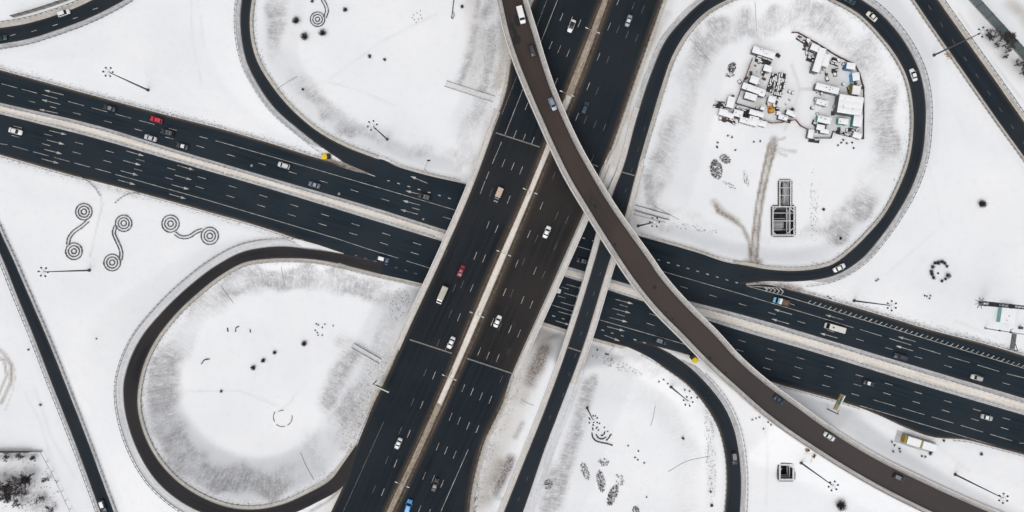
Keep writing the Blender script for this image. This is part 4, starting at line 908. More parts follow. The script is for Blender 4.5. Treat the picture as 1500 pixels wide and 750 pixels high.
def truck(label, cab, box_, L=6.4, W=2.15, Hh=2.8, cabl=1.7, bonnet=.5, load='box', cat='truck', mid=None, group='vans and trucks on the roads'):
    root = empty('truck', (0, 0, 0), 0, label, cat, group); cm = paint(cab); h = L / 2; hw = W / 2; xc = h - cabl; zc = 2.15
    MB().box((-.1, 0, .62), (L - .5, .85, .2)).build('chassis', BLACKP, root)
    MB().loft([ring(x, W * .94 * k, zb, z_, .1, .95) for x, k, zb, z_ in [(xc, 1, .45, zc), (xc + .3, 1, .42, zc + .06), (h - bonnet - .55, 1, .4, zc), (h - bonnet, .98, .4, 1.32), (h - .12, .92, .42, 1.1), (h, .85, .5, .95)]]).build('cab', cm, root)
    g_ = MB(); g_.add([(h - bonnet - .50, -hw * .8, zc), (h - bonnet - .50, hw * .8, zc), (h - bonnet + .05, hw * .86, 1.42), (h - bonnet + .05, -hw * .86, 1.42)], [(0, 3, 2, 1)]); g_.build('windscreen', GLASS, root)
    sw = MB()
    for s_ in (-1, 1): sw.box((h - bonnet - .9, s_ * (hw * .94 + .005), 1.65), (.7, .04, .45))
    sw.build('side_windows', GLASS, root)
    xb = xc - .12
    if load == 'box':
        MB().loft([[(x, -hw, .8), (x, hw, .8), (x, hw, Hh - .05), (x, hw - .06, Hh), (x, -hw + .06, Hh), (x, -hw, Hh - .05)] for x in (-h, xb)]).build('cargo_box', simple('box ' + label[:14], box_, .6, .14, .9), root)
        MB().box((-h - .02, 0, (Hh + .8) / 2), (.05, W * .9, Hh - 1.0)).build('rear_door', CHROME, root)
    else:
        if mid: MB().box((xb - .45, 0, 1.45), (.9, W * .96, 1.3)).build('sleeper_box', paint(mid), root); xb -= 1.0
        t_ = MB(); lx = xb + h; cx_ = (xb - h) / 2; bm_ = simple('rusty tipper steel', (.13, .085, .055), .8, .3, 1)
        for s_ in (-1, 1): t_.box((cx_, s_ * (hw - .04), 1.3), (lx, .08, 1.0)); t_.box((cx_ + s_ * (lx / 2 - .04), 0, 1.3), (.08, W - .17, 1.0))
        t_.box((cx_, 0, .86), (lx - .1, W - .2, .1)); t_.build('tipper_bed', bm_, root)
        d_ = MB(); rows = []
        for i in range(7):
            rows.append([(cx_ - lx / 2 + .1 + (lx - .2) * i / 6, -hw + .1 + (W - .2) * j / 6, 1.35 + .28 * math.sin(math.pi * i / 6) * math.sin(math.pi * j / 6) + random.uniform(-.05, .05)) for j in range(7)])
        d_.loft(rows, closed=False); d_.build('load', simple('earth load', (.16, .11, .075), .95, .35, 2), root)
    wheels(root, (h - .95, -h + 1.1, -h + .25 + .0) if L > 7 else (h - .95, -h + 1.05), hw - .03, .42, .28); lights(root, h - .04, -h + .04, hw - .1, .8, .85); mirrors(root, h - bonnet - .4, hw - .02, 1.75, BLACKP)
    return root
def put(o, road, px, py, sgn, zlift=.02):
    p, t_ = road_at(road, px, py); t_ = t_ * sgn; side = Vector((0, 0, 1)).cross(t_).normalized(); upv = t_.cross(side)
    M_ = Matrix((t_, side, upv)).transposed().to_4x4(); M_.translation = p + upv * zlift; o.matrix_world = M_; return o
WH = (.72, .73, .74); SI = (.42, .44, .46); DK = (.016, .018, .022); GB = (.10, .13, .18)
put(car('near black sedan with grey roof, leading car in front of the red car', (.02, .022, .028), roof=(.18, .19, .22)), 'road_north', 162, 159, -1)  # grey roof panel over a near black body
put(car('red hatchback driving west on the left part of the westbound road', (.50, .01, .03), 4.5, 1.85, 1.5, 'hatch'), 'road_north', 230.5, 176, -1)
put(car('black estate car with roof bars just behind the red hatchback', (.02, .022, .028), 4.9, 1.95, 1.7, 'suv', rails=True), 'road_north', 246.5, 194.5, -1)
put(car('silver sedan in the median lane below the black estate car', (.50, .52, .55), 4.6), 'road_north', 221.5, 202.5, -1)
put(car('dark sedan with white roof in the median lane behind the silver sedan', (.03, .035, .045), 4.4, roof=(.7, .71, .73)), 'road_north', 268.5, 214.5, -1)
put(car('light silver hatchback alone in the middle of the westbound road', (.58, .59, .6), 4.5, 1.85, 1.55, 'hatch', hood=True), 'road_north', 416.5, 242.7, -1)
put(car('steel blue sedan beside the snowy median, right of the yellow gore cushion', (.13, .155, .20), 4.3, roof=(.24, .28, .34)), 'road_north', 461, 271, -1)
put(car('black off road car with roof bars straddling arrows west of the highway bridge', (.02, .024, .032), 4.8, 1.95, 1.75, 'suv', rails=True), 'road_north', 622, 288.3, -1)
put(car('white sedan at the far left of the eastbound road', WH, 5.0, 1.9), 'road_south', 24.5, 192.8, 1)
put(car('dark blue car with white rear half, east of the lower left loop entry', (.05, .08, .16), 4.4, 1.8, 1.5, 'hatch', roof=(.78, .79, .8)), 'road_south', 561.5, 379.6, 1)
put(car('white sedan with dark glass roof at the top of the highway', WH, 4.7, 1.85, glassroof=True), 'highway_west', 837, 39, 1)
put(truck('small box truck with tan box and dark blue cab', (.03, .04, .07), (.50, .40, .32), 5.4, 1.95, 2.5, 1.8, .7), 'highway_west', 730, 286.4, 1)
put(car('dark red saloon on the highway bridge above the cream box truck', (.30, .01, .035), 4.2, 1.75), 'highway_west', 675.6, 397, 1)
put(truck('long box truck with cream box and white cab', WH, (.44, .43, .36), 6.5, 2.1, 2.7, 1.7, .5), 'highway_west', 648, 432, 1)
put(car('white sedan in the median lane at the lower expansion joint', WH, 4.4), 'highway_west', 661, 501.8, 1)
put(car('white silver coupe low on the highway, alone in its lane', (.66, .67, .7), 4.1, 1.7), 'highway_west', 584, 649, 1)
put(car('teal grey sedan with white front at the top of the northbound side', (.24, .32, .37), 4.2, 1.7, roof=(.55, .65, .7)), 'highway_east', 920.5, 31, -1)
put(car('dark navy estate on the northbound side above the flyover crossing', (.02, .04, .07), 4.6, 1.8, 1.55, 'suv'), 'highway_east', 857, 158.6, -1)
put(car('white coupe on the brown bridge deck just left of the flyover', (.78, .79, .8), 4.4), 'highway_east', 801, 339.8, -1)
put(car('white sedan in the middle of the northbound bridge deck', (.76, .77, .78), 4.4), 'highway_east', 729, 470.3, -1)
put(car('black sedan low on the northbound side next to the solid line', (.025, .024, .028), 4.7, 1.8, roof=(.07, .07, .08)), 'highway_east', 637.7, 709.5, -1)
put(car('bright blue car cut by the bottom edge of the picture', (.03, .28, .62), 5.2, 2.0, 1.7, 'suv'), 'highway_east', 598.5, 741, -1)
put(van('white panel van coming down the top of the flyover', (.80, .80, .80), 5.9, 2.0, 2.2), 'flyover', 763.3, 23.5, 1)
put(car('black estate behind the white van on the flyover', (.02, .022, .028), 4.2, 1.75, 1.5, 'suv'), 'flyover', 779.5, 75, 1)
put(car('silver blue hatchback on the flyover above the highway median', (.36, .42, .52), 4.5, 1.8, 1.5, 'hatch', roof=(.2, .25, .33)), 'flyover', 809.3, 153.2, 1)
put(car('dark navy sedan on the flyover where it leaves the eastbound road', (.012, .03, .055), 4.3, 1.8), 'flyover', 1140, 585, 1)
put(car('silver sedan on the descending flyover above the small square pit', (.62, .64, .66), 4.6), 'flyover', 1213.6, 638.8, 1)
put(car('dark maroon car with striped grey roof at the low end of the flyover', (.06, .02, .03), 4.2, 1.8, 1.5, 'suv', roof=(.16, .19, .23), rails=True), 'flyover', 1315, 699, 1)
put(car('pale cream sedan at the top of the right loop', (.70, .70, .58), 4.4, roof=(.75, .76, .7)), 'ramp_northeast', 1275.5, 24.8, -1)
put(car('white sedan on the right edge of the right loop', (.76, .77, .78), 4.6), 'ramp_northeast', 1336.5, 110, -1)
put(car('white sedan at the bottom of the right loop heading to the slip lane', (.78, .79, .79), 4.6), 'ramp_northeast', 1228.5, 392.3, -1)
put(car('dark teal car at the top edge entering the right loop', (.02, .06, .075), 4.5, 1.8), 'ramp_northeast', 1243, 1.5, -1)
put(truck('tipper truck with light blue cab, white middle and brown open bed', (.16, .42, .58), (.2, .2, .2), 5.9, 2.15, 2.5, 1.9, .8, load='tipper', mid=(.75, .76, .76)), 'road_north', 1143, 441.6, -1)
put(van('long cream minibus right of the tipper truck', (.62, .61, .56), 7.3, 2.15, 2.6, 'minibus', 'minibus', True, 1), 'road_north', 1220.7, 480, -1)
put(car('dark navy off road car in the median lane below the hatched shoulder', (.012, .022, .042), 5.0, 1.95, 1.75, 'suv'), 'road_north', 1317.8, 522.4, -1)
put(car('silver pickup with pale bed, rightmost vehicle of the westbound road', (.50, .52, .50), 4.4, 1.75, 1.6, 'suv', roof=(.40, .40, .40)), 'road_north', 1429, 553, -1)
put(car('black sedan with white roof on the eastbound road, lower right', (.02, .024, .032), 4.2, 1.75, roof=(.62, .68, .75)), 'road_south', 1271.5, 561, 1)  # white roof panel over a black body
put(car('silver green sedan, rightmost vehicle of the eastbound road', (.38, .44, .44), 4.4, 1.75, roof=(.72, .76, .77)), 'road_south', 1444, 611, 1)
put(car('black car with reflections painted in as a paler roof and bars, beside the gore left of the flyover', (.02, .035, .055), 4.4, 1.85, 1.6, 'suv', rails=True, roof=(.07, .11, .17)), 'road_south', 968, 499.6, 1)  # bluer roof and bright bars stand in for reflections on the dark body
put(car('dark car in the gap between highway bridge and ramp bridge', (.022, .024, .03), 4.4, 1.8, 1.6, 'suv', rails=True), 'road_north', 852.5, 382.2, -1)
put(car('white car nose just emerging from under the highway bridge', (.74, .75, .76), 4.4, 1.8), 'road_south', 813, 424.5, 1)
put(car('dark car with pink grey roof bars on the lower right ramp', (.03, .03, .04), 4.5, 1.85, 1.65, 'suv', rails=True, roof=(.22, .19, .21)), 'ramp_southeast', 1074.8, 670.7, 1)
put(car('dark blue car with white roof at the bottom of the lone left road', (.02, .035, .06), 4.6, 1.8, 1.5, 'hatch', roof=(.76, .77, .78)), 'road_southwest', 152, 740.6, 1)
put(car('white hatchback on the top left corner road', (.70, .74, .74), 4.6, 1.9, 1.5, 'hatch'), 'road_northwest', 95, 19.8, 1)
put(car('dark teal car cut by the left edge on the top left corner road', (.015, .05, .07), 4.4, 1.85, 1.5, 'hatch'), 'road_northwest', 3, 56.5, 1)

# ------------------------------------------------------------------ high masts and road lamps
def high_mast(label, base, top, heads=6, ringr=1.5):
    b = G(*base); h = 26.0
    # real height from how far the crown leans away from the foot
    rb_ = math.hypot(base[0] - 750, base[1] - 375); rt = math.hypot(top[0] - 750, top[1] - 375); h = HC * (1 - rb_ / rt) if rt > rb_ else 26
    h = min(32, max(18, h)); root = empty('high_mast_light', b, random.uniform(0, 1), label, 'street lamp', 'high mast lamps standing in the snow')
    MB().tube((0, 0, -.5), (0, 0, h), .34, .13, n=10).build('pole', POLE, root)
    MB().tube((0, 0, -.3), (0, 0, .5), .62, .55, n=10).build('foot', POLE, root)
    mb = MB(); q = []
    for i in range(24):
        a = 2 * math.pi * i / 24; a2 = 2 * math.pi * (i + 1) / 24; mb.tube((ringr * .6 * math.cos(a), ringr * .6 * math.sin(a), h), (ringr * .6 * math.cos(a2), ringr * .6 * math.sin(a2), h), .035, n=4)
    for i in range(heads): a = 2 * math.pi * i / heads; mb.tube((0, 0, h - .1), (ringr * math.cos(a), ringr * math.sin(a), h), .03, n=4)
    mb.build('lamp_ring', CHROME, root)
    MB().tube((0, 0, h - .2), (0, 0, h + .5), .42, .25, n=8).build('winch_head', SNOWM, root)
    for i in range(heads):
        a = 2 * math.pi * i / heads; o = MB().loft([[(x, -w_, z_), (x, w_, z_), (x, w_ * .8, z_ + .3), (x, -w_ * .8, z_ + .3)] for x, w_, z_ in ((-.30, .24, -.05), (.1, .34, -.1), (.42, .30, -.05))]).build('floodlight', DARKM, root)
        o.location = (ringr * 1.0 * math.cos(a), ringr * 1.0 * math.sin(a), h); o.rotation_euler = (0, 0, a + (1.1 if i % 2 else .2)); o.scale = (.8, .85, 1)
    return root
for lb, b_, t_ in [('high mast floodlight leaning left over the snow above the red car', (217, 132), (160, 102)), ('high mast floodlight in the upper left loop infield', (567, 204), (546.5, 182)),
                   ('high mast floodlight below the three S shaped hedges at far left', (131, 396), (63.5, 396)), ('high mast floodlight reaching across the top right corner road', (1368, 81), (1439, 46)),
                   ('high mast floodlight above the hatched shoulder on the right', (1251, 440.5), (1306.5, 445.5)), ('high mast floodlight beside the flyover in the construction infield', (935, 331), (959.5, 325.5)),
                   ('high mast floodlight inside the lower right ramp near the yellow cushion', (983, 567), (1009, 587)), ('high mast floodlight right of the small square pit', (1173.5, 678), (1220.5, 710)),
                   ('high mast floodlight in the snow at the lower right corner', (1399, 695), (1470.5, 728)), ('high mast floodlight standing over the arc shaped hedges', (860, 597.5), (869.5, 615))]:
    high_mast(lb, b_, t_)
def median_lamp(label, px, py, ang=None):
    h = 11; rw_ = ROADS['highway_west']; zt = NSZ + .4 + h; p = P(px, py, zt); root = empty('street_lamp', (p.x, p.y, NSZ + .4), 0, label, 'street lamp', 'twin arm lamps on the highway median')
    MB().tube((0, 0, 0), (0, 0, h - .3), .14, .08, n=8).build('pole', CHROME, root)
    a = math.radians(-22); d = Vector((math.cos(a), math.sin(a), 0))
    for s_ in (-1, 1):
        MB().tube((0, 0, h - .4), d * s_ * 1.6 + Vector((0, 0, h)), .055, n=6).build('arm', CHROME, root)
        o = MB().loft([[(x, -w_, -.06), (x, w_, -.06), (x, w_ * .8, .1), (x, -w_ * .8, .1)] for x, w_ in ((-.5, .12), (.1, .2), (.55, .15))]).build('lamp_head', simple('lamp head', (.55, .56, .57), .5), root)
        o.location = d * s_ * 2.1 + Vector((0, 0, h)); o.rotation_euler = (0, 0, a if s_ > 0 else a + math.pi)
for lb, x, y in [('twin arm median lamp nearest the top edge', 868, 44.5), ('twin arm median lamp just right of the silver blue car on the flyover', 830.5, 137), ('twin arm median lamp level with the tan box truck', 776.5, 280), ('twin arm median lamp level with the dark red car', 738, 371), ('twin arm median lamp level with the cream box truck', 698.5, 461), ('twin arm median lamp just below the expansion joint', 658, 553), ('twin arm median lamp above the bright blue car', 589, 710)]: median_lamp(lb, x, y)
# small cantilever posts by the slip lanes
for lb, a, c_ in [('small camera post with dark head above the aux lane, upper left infield edge', (624.5, 250), (628, 235)), ('small camera post with dark head in the snow right of the ramp bridge', (896, 505), (889.5, 519))]:
    A = G(*a); A.z = max(A.z, 0); root = empty('camera_post', A, 0, lb, 'camera post', 'camera posts by the slip lanes'); B = P(*c_, 6) - A; B.z = 0
    s0 = P(*a, 6) - A; s0.z = 0
    MB().tube((0, 0, -.4), (0, 0, 6.1), .1, n=8).build('pole', CHROME, root); MB().tube((0, 0, 6), B + Vector((0, 0, 6)), .09, n=6).build('arm', CHROME, root)
    MB().box(B + Vector((0, 0, 5.9)), (1.2, .5, .45), math.atan2(-B.x, B.y) + .5).build('camera_head', DARKM, root)

# ------------------------------------------------------------------ signs, cushions, shelter
def gantry(label, foot, ptop, s0, s1, ph, cpan, cedge, htop, stripes=(), zbase=None):
    """cantilever sign: mast, beam, board; board given by the pixels of its two top corners"""
    b = G(*foot); h = htop - b.z; root = empty('road_sign', b, 0, label, 'sign')
    MB().tube((0, 0, -.5), (0, 0, h - .2), .22, .16, n=10).build('pole', DARKM, root)
    A = P(*s0, htop) - b; B = P(*s1, htop) - b; A.z = B.z = h; d = (B - A); L = d.length; d.normalize(); n_ = Vector((-d.y, d.x, 0))
    MB().tube((0, 0, h - 1.0), B - Vector((0, 0, 1.0)) + n_ * -.25, .12, n=8).build('beam', DARKM, root)
    def panel(nm, u0, u1, z0, z1, th, mat, off=0):
        off *= -1 if (n_.x * A.x + n_.y * A.y, 1)[1] and n_.dot(-(b + A)) < 0 else 1
        v = []
        for z_ in (z0, z1):
            for uu, nn in ((u0, -th / 2), (u1, -th / 2), (u1, th / 2), (u0, th / 2)): q = A + d * (uu * L) + n_ * (nn + off); v.append((q.x, q.y, h + z_))
        MB().add(v, [(3, 2, 1, 0), (4, 5, 6, 7), (0, 1, 5, 4), (1, 2, 6, 5), (2, 3, 7, 6), (3, 0, 4, 7)]).build(nm, mat, root)
    panel('frame', 0, 1, -ph, 0, .30, simple('sign frame ' + label[:8], cedge, .6), 0)
    panel('board', .02, .98, -ph + .08, -.08, .12, simple('sign board ' + label[:8], cpan, .5, .05), .14)
    panel('snow_cap', .01, .99, 0, .10, .34, simple('cap ' + label[:8], (.66, .64, .55), .9), 0)
    for u0, u1, z0, z1, c_ in stripes: panel('sign_field', u0, u1, z0, z1, .06, simple('field %s %.2f' % (label[:4], u0), c_, .5), .24)
    return root
gantry('yellow edged advertising sign on a mast at the south edge of the eastbound road', (1212, 599), (1225, 605), (1227, 602), (1238, 579.5), 3.4, (.66, .66, .62), (.50, .33, .06), 11.0,
       stripes=((0, 1, -3.38, -2.35, (.55, .33, .03)), (.35, .9, -1.6, -.9, (.05, .33, .22)), (.4, .75, -.8, -.4, (.10, .40, .50))))
gantry('pale green topped sign reaching over the west side of the highway', (551.5, 558), (545, 562), (549.5, 565.5), (569.6, 575), 2.4, (.05, .22, .12), (.30, .33, .22), NSZ + 6.5)
def cushion(label, px, py, rz):
    b = G(px, py); b.z = max(b.z, 0); root = empty('crash_cushion', b, rz, label, 'crash cushion', 'yellow crash cushions at the gores'); Y = simple('signal yellow plastic', (.75, .52, .02), .5, .08)
    mb = MB()
    for k, r_ in enumerate((1.0, 1.12, 1.0)): pass
    MB().loft([[(math.cos(2 * math.pi * i / 18) * r_ * 1.15, math.sin(2 * math.pi * i / 18) * r_, z_) for i in range(18)] for r_, z_ in ((.95, 0), (1.05, .15), (1.05, .95), (.9, 1.1), (.4, 1.14))]).build('drum', Y, root)
    MB().loft([[(math.cos(2 * math.pi * i / 18) * r_ * 1.15, math.sin(2 * math.pi * i / 18) * r_, z_) for i in range(18)] for r_, z_ in ((1.09, .5), (1.09, .72))]).build('band', BLACKP, root)
    MB().box((1.35, 0, .6), (.9, 1.9, 1.2)).box((1.9, 0, .5), (.5, 1.3, 1.0)).build('backing_frame', BLACKP, root)
cushion('yellow crash cushion on the gore left, below the upper left loop', 476.5, 230, .1); cushion('yellow crash cushion at the flyover edge, on the gore of the lower right ramp', 1017, 527, 2.2)
# bus shelter
c0 = G(1344, 648); an = math.radians(-17); root = empty('bus_shelter', c0, an, 'long bus shelter with snowy roof and two yellow bands beside the lower right lay-by', 'bus stop')
YB = simple('mustard yellow sheet', (.30, .22, .04), .6, .12)
for x in (-2.9, 2.9): 
    MB().box((x + .2, 0, 2.45), (5.2, 3.0, .14)).build('roof_slab', CHROME, root); MB().loft([[(x + .2 - 2.5, a, b2) for a, b2 in ((-1.4, 2.52), (1.4, 2.52), (1.25, 2.68), (-1.25, 2.68))], [(x + .2 + 2.5, a, b2) for a, b2 in ((-1.4, 2.52), (1.4, 2.52), (1.25, 2.68), (-1.25, 2.68))]]).build('roof_snow', SNOWM, root)
for x in (-5.85, .05): MB().box((x - .05, 0, 1.3), (.8, 2.9, 2.75)).build('end_panel', YB, root)
MB().box((0, -1.4, 1.2), (11.5, .08, 2.3)).build('back_wall', simple('smoked glass wall', (.2, .22, .23), .2), root)
for x in (-5.4, -2.7, 0, 2.7, 5.3): MB().tube((x, 1.4, 0), (x, 1.4, 2.4), .06, n=6).build('post', POLE, root)
MB().box((-2.5, -.9, .45), (4, .4, .06)).build('bench', RUST, root)
pl = strip_mesh('pavement', np.array([tuple(G(a, b_) + Vector((0, 0, .10))) for a, b_ in ((1314, 630), (1340, 638), (1371, 648))]), np.array([tuple(G(a, b_) + Vector((0, 0, .10))) for a, b_ in ((1310, 647), (1337, 656), (1367, 664))]), V_GREY, sides=.4)
# noise barriers -------------------------------------------------
def noise_barrier(label, pts, h, bays, tint):
    D = np.array([tuple(G(*p)) for p in pts]); D, _ = resample(D, 1e-3 + np.linalg.norm(np.diff(D[:, :2], axis=0), axis=1).sum() / bays); o0 = Vector(D[0]); root = empty('noise_barrier', o0, 0, label, 'noise barrier')
    gm = simple('panel ' + label[:10], tint, .25, .10, .5, .4)
    for k in range(len(D) - 1):
        a = Vector(D[k]) - o0; b_ = Vector(D[k + 1]) - o0; d = (b_ - a); L = d.length; rz = math.atan2(d.y, d.x); c_ = (a + b_) / 2
        MB().box((c_.x, c_.y, c_.z + h / 2 + .2), (L - .12, .10, h - .5), rz).build('panel', gm, root); MB().box((c_.x, c_.y, c_.z + .2), (L, .3, .6), rz).build('plinth', CONC, root)
        MB().box((c_.x, c_.y, c_.z + h + .0), (L, .16, .12), rz).build('top_rail', POLE, root)
    for k in range(len(D)):
        p = Vector(D[k]) - o0; MB().box((p.x, p.y, p.z + h / 2), (.22, .3, h + .4)).build('post', POLE, root)
    return root
noise_barrier('grey noise barrier of clear panels above the top left corner road', [(21, 25.5), (38, 21), (58.6, 15), (80, 8), (103, 0), (130, -12)], 2.3, 11, (.20, .195, .18))
noise_barrier('tall greenish noise barrier in the top right corner beside the bare trees', [(1400, -22), (1417.6, -1), (1458.6, 44), (1500, 90), (1530, 124)], 5.0, 10, (.10, .13, .135))
# kiosk, tower, masts at the right edge ----------------------------
TEAL = simple('turquoise cabin paint', (.22, .44, .43), .5, .12, 2)
def cabin(label, px, py, Lp, Wp, ang, h=2.5, wall=None, door=True, win=2, ridges=1, cat='site cabin', nm='site_cabin', group='snow covered cabins of the construction yard', roof=None, snow=.28, top=True, ground=None):
    """cabin whose ROOF centre is seen at px,py; sizes in photo pixels, ang in picture degrees"""
    g0 = G(px, py); p = P(px, py, g0.z + h + snow) if top else g0; b = Vector((p.x, p.y, g0.z)); root = empty(nm, b, -math.radians(ang), label, cat, group)
    k = S * (1 - (g0.z + h) / HC); L, W_ = Lp * k, Wp * k; wm = wall or simple('grey sheet wall', (.16, .165, .17), .6, .2)
    MB().box((0, 0, h / 2 - .2), (L - .1, W_ - .1, h + .4)).build('wall', wm, root)
    rs = roof or SNOWM
    for r_ in range(ridges):
        yc = -W_ / 2 + W_ * (r_ + .5) / ridges; ww = W_ / ridges / 2 - (.04 if ridges > 1 else 0); q = []
        for x, kx in ((-L / 2 - .12, .0), (-L / 2 + .15, 1), (-L / 4, 1.06), (0, .97), (L / 4, 1.05), (L / 2 - .15, 1), (L / 2 + .12, .0)):
            q.append([(x, yc - ww - .06, h), (x, yc + ww + .06, h), (x, yc + ww, h + snow * (.3 + .5 * kx)), (x, yc, h + snow * (.4 + .7 * kx)), (x, yc - ww, h + snow * (.3 + .5 * kx))])
        MB().loft(q).build('snowy_roof', rs, root)
    if L > 3.2:
        rv = random.Random(label)
        for _ in range(rv.choice((1, 2, 2, 3)) if L < 6 else 4):
            x, y = rv.uniform(-.4, .4) * L, rv.uniform(-.32, .32) * W_; MB().tube((x, y, h), (x, y, h + snow + .45), rv.uniform(.08, .16), n=6).build('vent', POLE, root)
    wn = simple('cabin window', (.05, .06, .07), .2)
    for side in (-1, 1):
        for k_ in range(win):
            x = -L / 2 + L * (k_ + .7) / (win + .6); MB().box((x, side * (W_ / 2 - .03), h * .58), (min(1.1, L * .2), .08, h * .32)).build('window', wn, root)
    if door: MB().box((L * .32, -(W_ / 2 - .02), 1.0), (.85, .09, 1.95)).build('door', simple('cabin door', (.30, .31, .32), .6), root)
    return root
cabin('turquoise cabin with snowy roof at the right edge', 1478, 461.5, 21, 25, 8, 2.4, TEAL, cat='cabin', nm='cabin', group=None)
def lattice(label, b, top, h=34.0, wd=1.3):
    o = G(*b); root = empty('lattice_tower', o, .2, label, 'tower'); 
    for sx, sy in ((-1, -1), (1, -1), (1, 1), (-1, 1)): MB().tube((sx * wd / 2, sy * wd / 2, -.5), (sx * wd * .3, sy * wd * .3, h), .13, .08, n=6).build('leg', DARKM, root)
    mb = MB(); n_ = 16
    for k in range(n_):
        z0, z1 = h * k / n_, h * (k + 1) / n_; w0, w1 = wd / 2 * (1 - .4 * k / n_), wd / 2 * (1 - .4 * (k + 1) / n_); c_ = [(-1, -1), (1, -1), (1, 1), (-1, 1)]
        for i in range(4):
            a, b_ = c_[i], c_[(i + 1) % 4]; mb.tube((a[0] * w0, a[1] * w0, z0), (b_[0] * w1, b_[1] * w1, z1), .06, n=4); mb.tube((a[0] * w0, a[1] * w0, z0), (b_[0] * w0, b_[1] * w0, z0), .06, n=4)
    mb.build('bracing', DARKM, root)
    for z_ in (6, 8.5, 17, 26): MB().tube((0, 0, z_), (0, 0, z_ + 1.4), .85, .7, n=10).build('equipment_box', DARKM, root)
    for i in range(8): a = math.pi * i / 4; MB().tube((0, 0, .3), (2.2 * math.cos(a), 2.2 * math.sin(a), .02), .08, n=4).build('base_strut', POLE, root)
lattice('dark lattice tower leaning out of the picture above the turquoise cabin', (1436, 444), None)
o = G(1443, 481); root = empty('lamp_pole', o, 0, 'thin bare pole under the turquoise cabin, leaning out to the right', 'pole'); MB().tube((0, 0, -.4), (0, 0, 26), .2, .1, n=8).build('pole', CHROME, root); MB().tube((0, 0, -.3), (0, 0, .5), .4, n=8).build('foot', CONC, root)
for z_ in (8, 14): MB().tube((0, 0, z_), (0, 0, z_ + .8), .32, n=8).build('collar', DARKM, root)
b = G(1475, 511); root = empty('hanging_sign_frame', b, 0, 'thin bent steel frame with small board left of the dark ramp mat, right edge', 'frame'); B = P(1481, 483, 6) - b; A = P(1475, 511, 6) - b; A.z = B.z = 6
MB().tube((0, 0, -.3), (0, 0, 6), .14, n=8).build('pole', POLE, root); MB().tube((0, 0, 6), B, .13, n=6).build('arm', POLE, root); MB().tube(B, B + Vector((1.0, .3, -.1)), .13, n=6).build('hook', CHROME, root); MB().box((0, 0, 5), (.9, .2, 1.0)).build('box', DARKM, root)
o = G(1484, 500); root = empty('equipment_mat', o, math.radians(-8), 'dark patterned steel grid lying in the snow at the right edge', 'grid'); MB().box((0, 0, .15), (1.6, 5.6, .3)).build('frame', simple('dark grid', (.10, .10, .105), .8, .5, 3), root)
mb = MB()
for k in range(9): mb.box((0, -2.5 + k * .62, .34), (1.4, .12, .1))
mb.build('bars', CHROME, root)
o = G(1493.5, 480); root = empty('transformer_box', o, 0, 'small dark box right of the turquoise cabin', 'box'); MB().box((0, 0, .6), (1.0, .8, 1.2)).build('housing', DARKM, root); MB().box((0, 0, 1.25), (1.1, .9, .1)).build('lid', POLE, root)

# ------------------------------------------------------------------ excavations
def pit(label, rects, rim, struts, depth=6.5, pipes=()):
    c_ = P((rects[0][0] + rects[0][2]) / 2, (rects[0][1] + rects[0][3]) / 2, 0); cz_ = gz(c_.x + 6, c_.y + 8); zc = np.median([gz(P(rects[0][0] - 5, rects[0][1] - 4, 0).x, P(rects[0][0] - 5, rects[0][1] - 4, 0).y), gz(P(rects[0][2] + 5, rects[0][3] + 4, 0).x, P(rects[0][2] + 5, rects[0][3] + 4, 0).y)])
    root = empty('excavation_pit', (c_.x, c_.y, zc), 0, label, 'pit'); W_ = lambda x, y, z_: P(x, y, zc) - Vector((c_.x, c_.y, zc)) + Vector((0, 0, z_))
    sheet = simple('pit sheet piles', (.03, .028, .03), .85, .35, 2); white = simple('frosted steel beam', (.58, .58, .59), .8, .15)
    for n_, (x0, y0, x1, y1, open_side) in enumerate(rects):
        cs = [(x0, y0), (x1, y0), (x1, y1), (x0, y1)]
        for i in range(4):
            if open_side == i: continue
            a, b_ = W_(*cs[i], 0), W_(*cs[(i + 1) % 4], 0); d = b_ - a; rz = math.atan2(d.y, d.x); m_ = (a + b_) / 2
            mb = MB(); k_ = max(4, int(d.length / .55))
            for q in range(k_): pq = a + d * ((q + .5) / k_); mb.box((pq.x, pq.y, -depth / 2 + .1), (d.length / k_ * .96, .30 if q % 2 else .42, depth + .6), rz)
            mb.build('sheet_piling', sheet, root); MB().box((m_.x, m_.y, .42 + .012 * i + .006 * n_), (d.length + rim, rim, .35), rz).build('rim_beam', white, root)
            mb = MB(); k_ = int(d.length / .6); out = Vector((d.y, -d.x, 0)).normalized() * (rim * .5 + .2)
            for q in range(k_): pq = a + d * ((q + .5) / k_) - out; mb.box((pq.x, pq.y, .3), (.28, .4, random.uniform(.4, .9)), rz)
            mb.build('pile_heads', simple('dark pile heads', (.05, .045, .045), .9, .4, 3), root)
        a, b_ = W_(x0, y0, 0), W_(x1, y1, 0); MB().box(((a.x + b_.x) / 2, (a.y + b_.y) / 2, -depth + .1), (abs(b_.x - a.x), abs(b_.y - a.y), .2)).build('floor', simple('pit floor', (.045, .045, .05), .9, .6, .5), root)
        for lv in (-2.2, -4.4):
            mb = MB()
            for i in range(4):
                if open_side == i: continue
                p, q = W_(*cs[i], 0), W_(*cs[(i + 1) % 4], 0); cc = (a + b_) / 2; p = cc + (p - cc) * .90; q = cc + (q - cc) * .90; mb.tube((p.x, p.y, lv), (q.x, q.y, lv), .22, n=4)
            mb.build('waling_beam', simple('grey waling', (.16, .16, .17), .8, .2), root)
    for (xa, ya, xb2, yb2, z_, r_) in struts:
        a, b_ = W_(xa, ya, z_), W_(xb2, yb2, z_); MB().tube(a, b_, r_, n=6).build('strut', white, root)
    for (xa, ya, xb2, yb2, z_, r_) in pipes:
        a, b_ = W_(xa, ya, z_), W_(xb2, yb2, z_); MB().tube(a, b_, r_, n=8).build('pipe', simple('pale pipe', (.34, .34, .34), .7, .2), root)
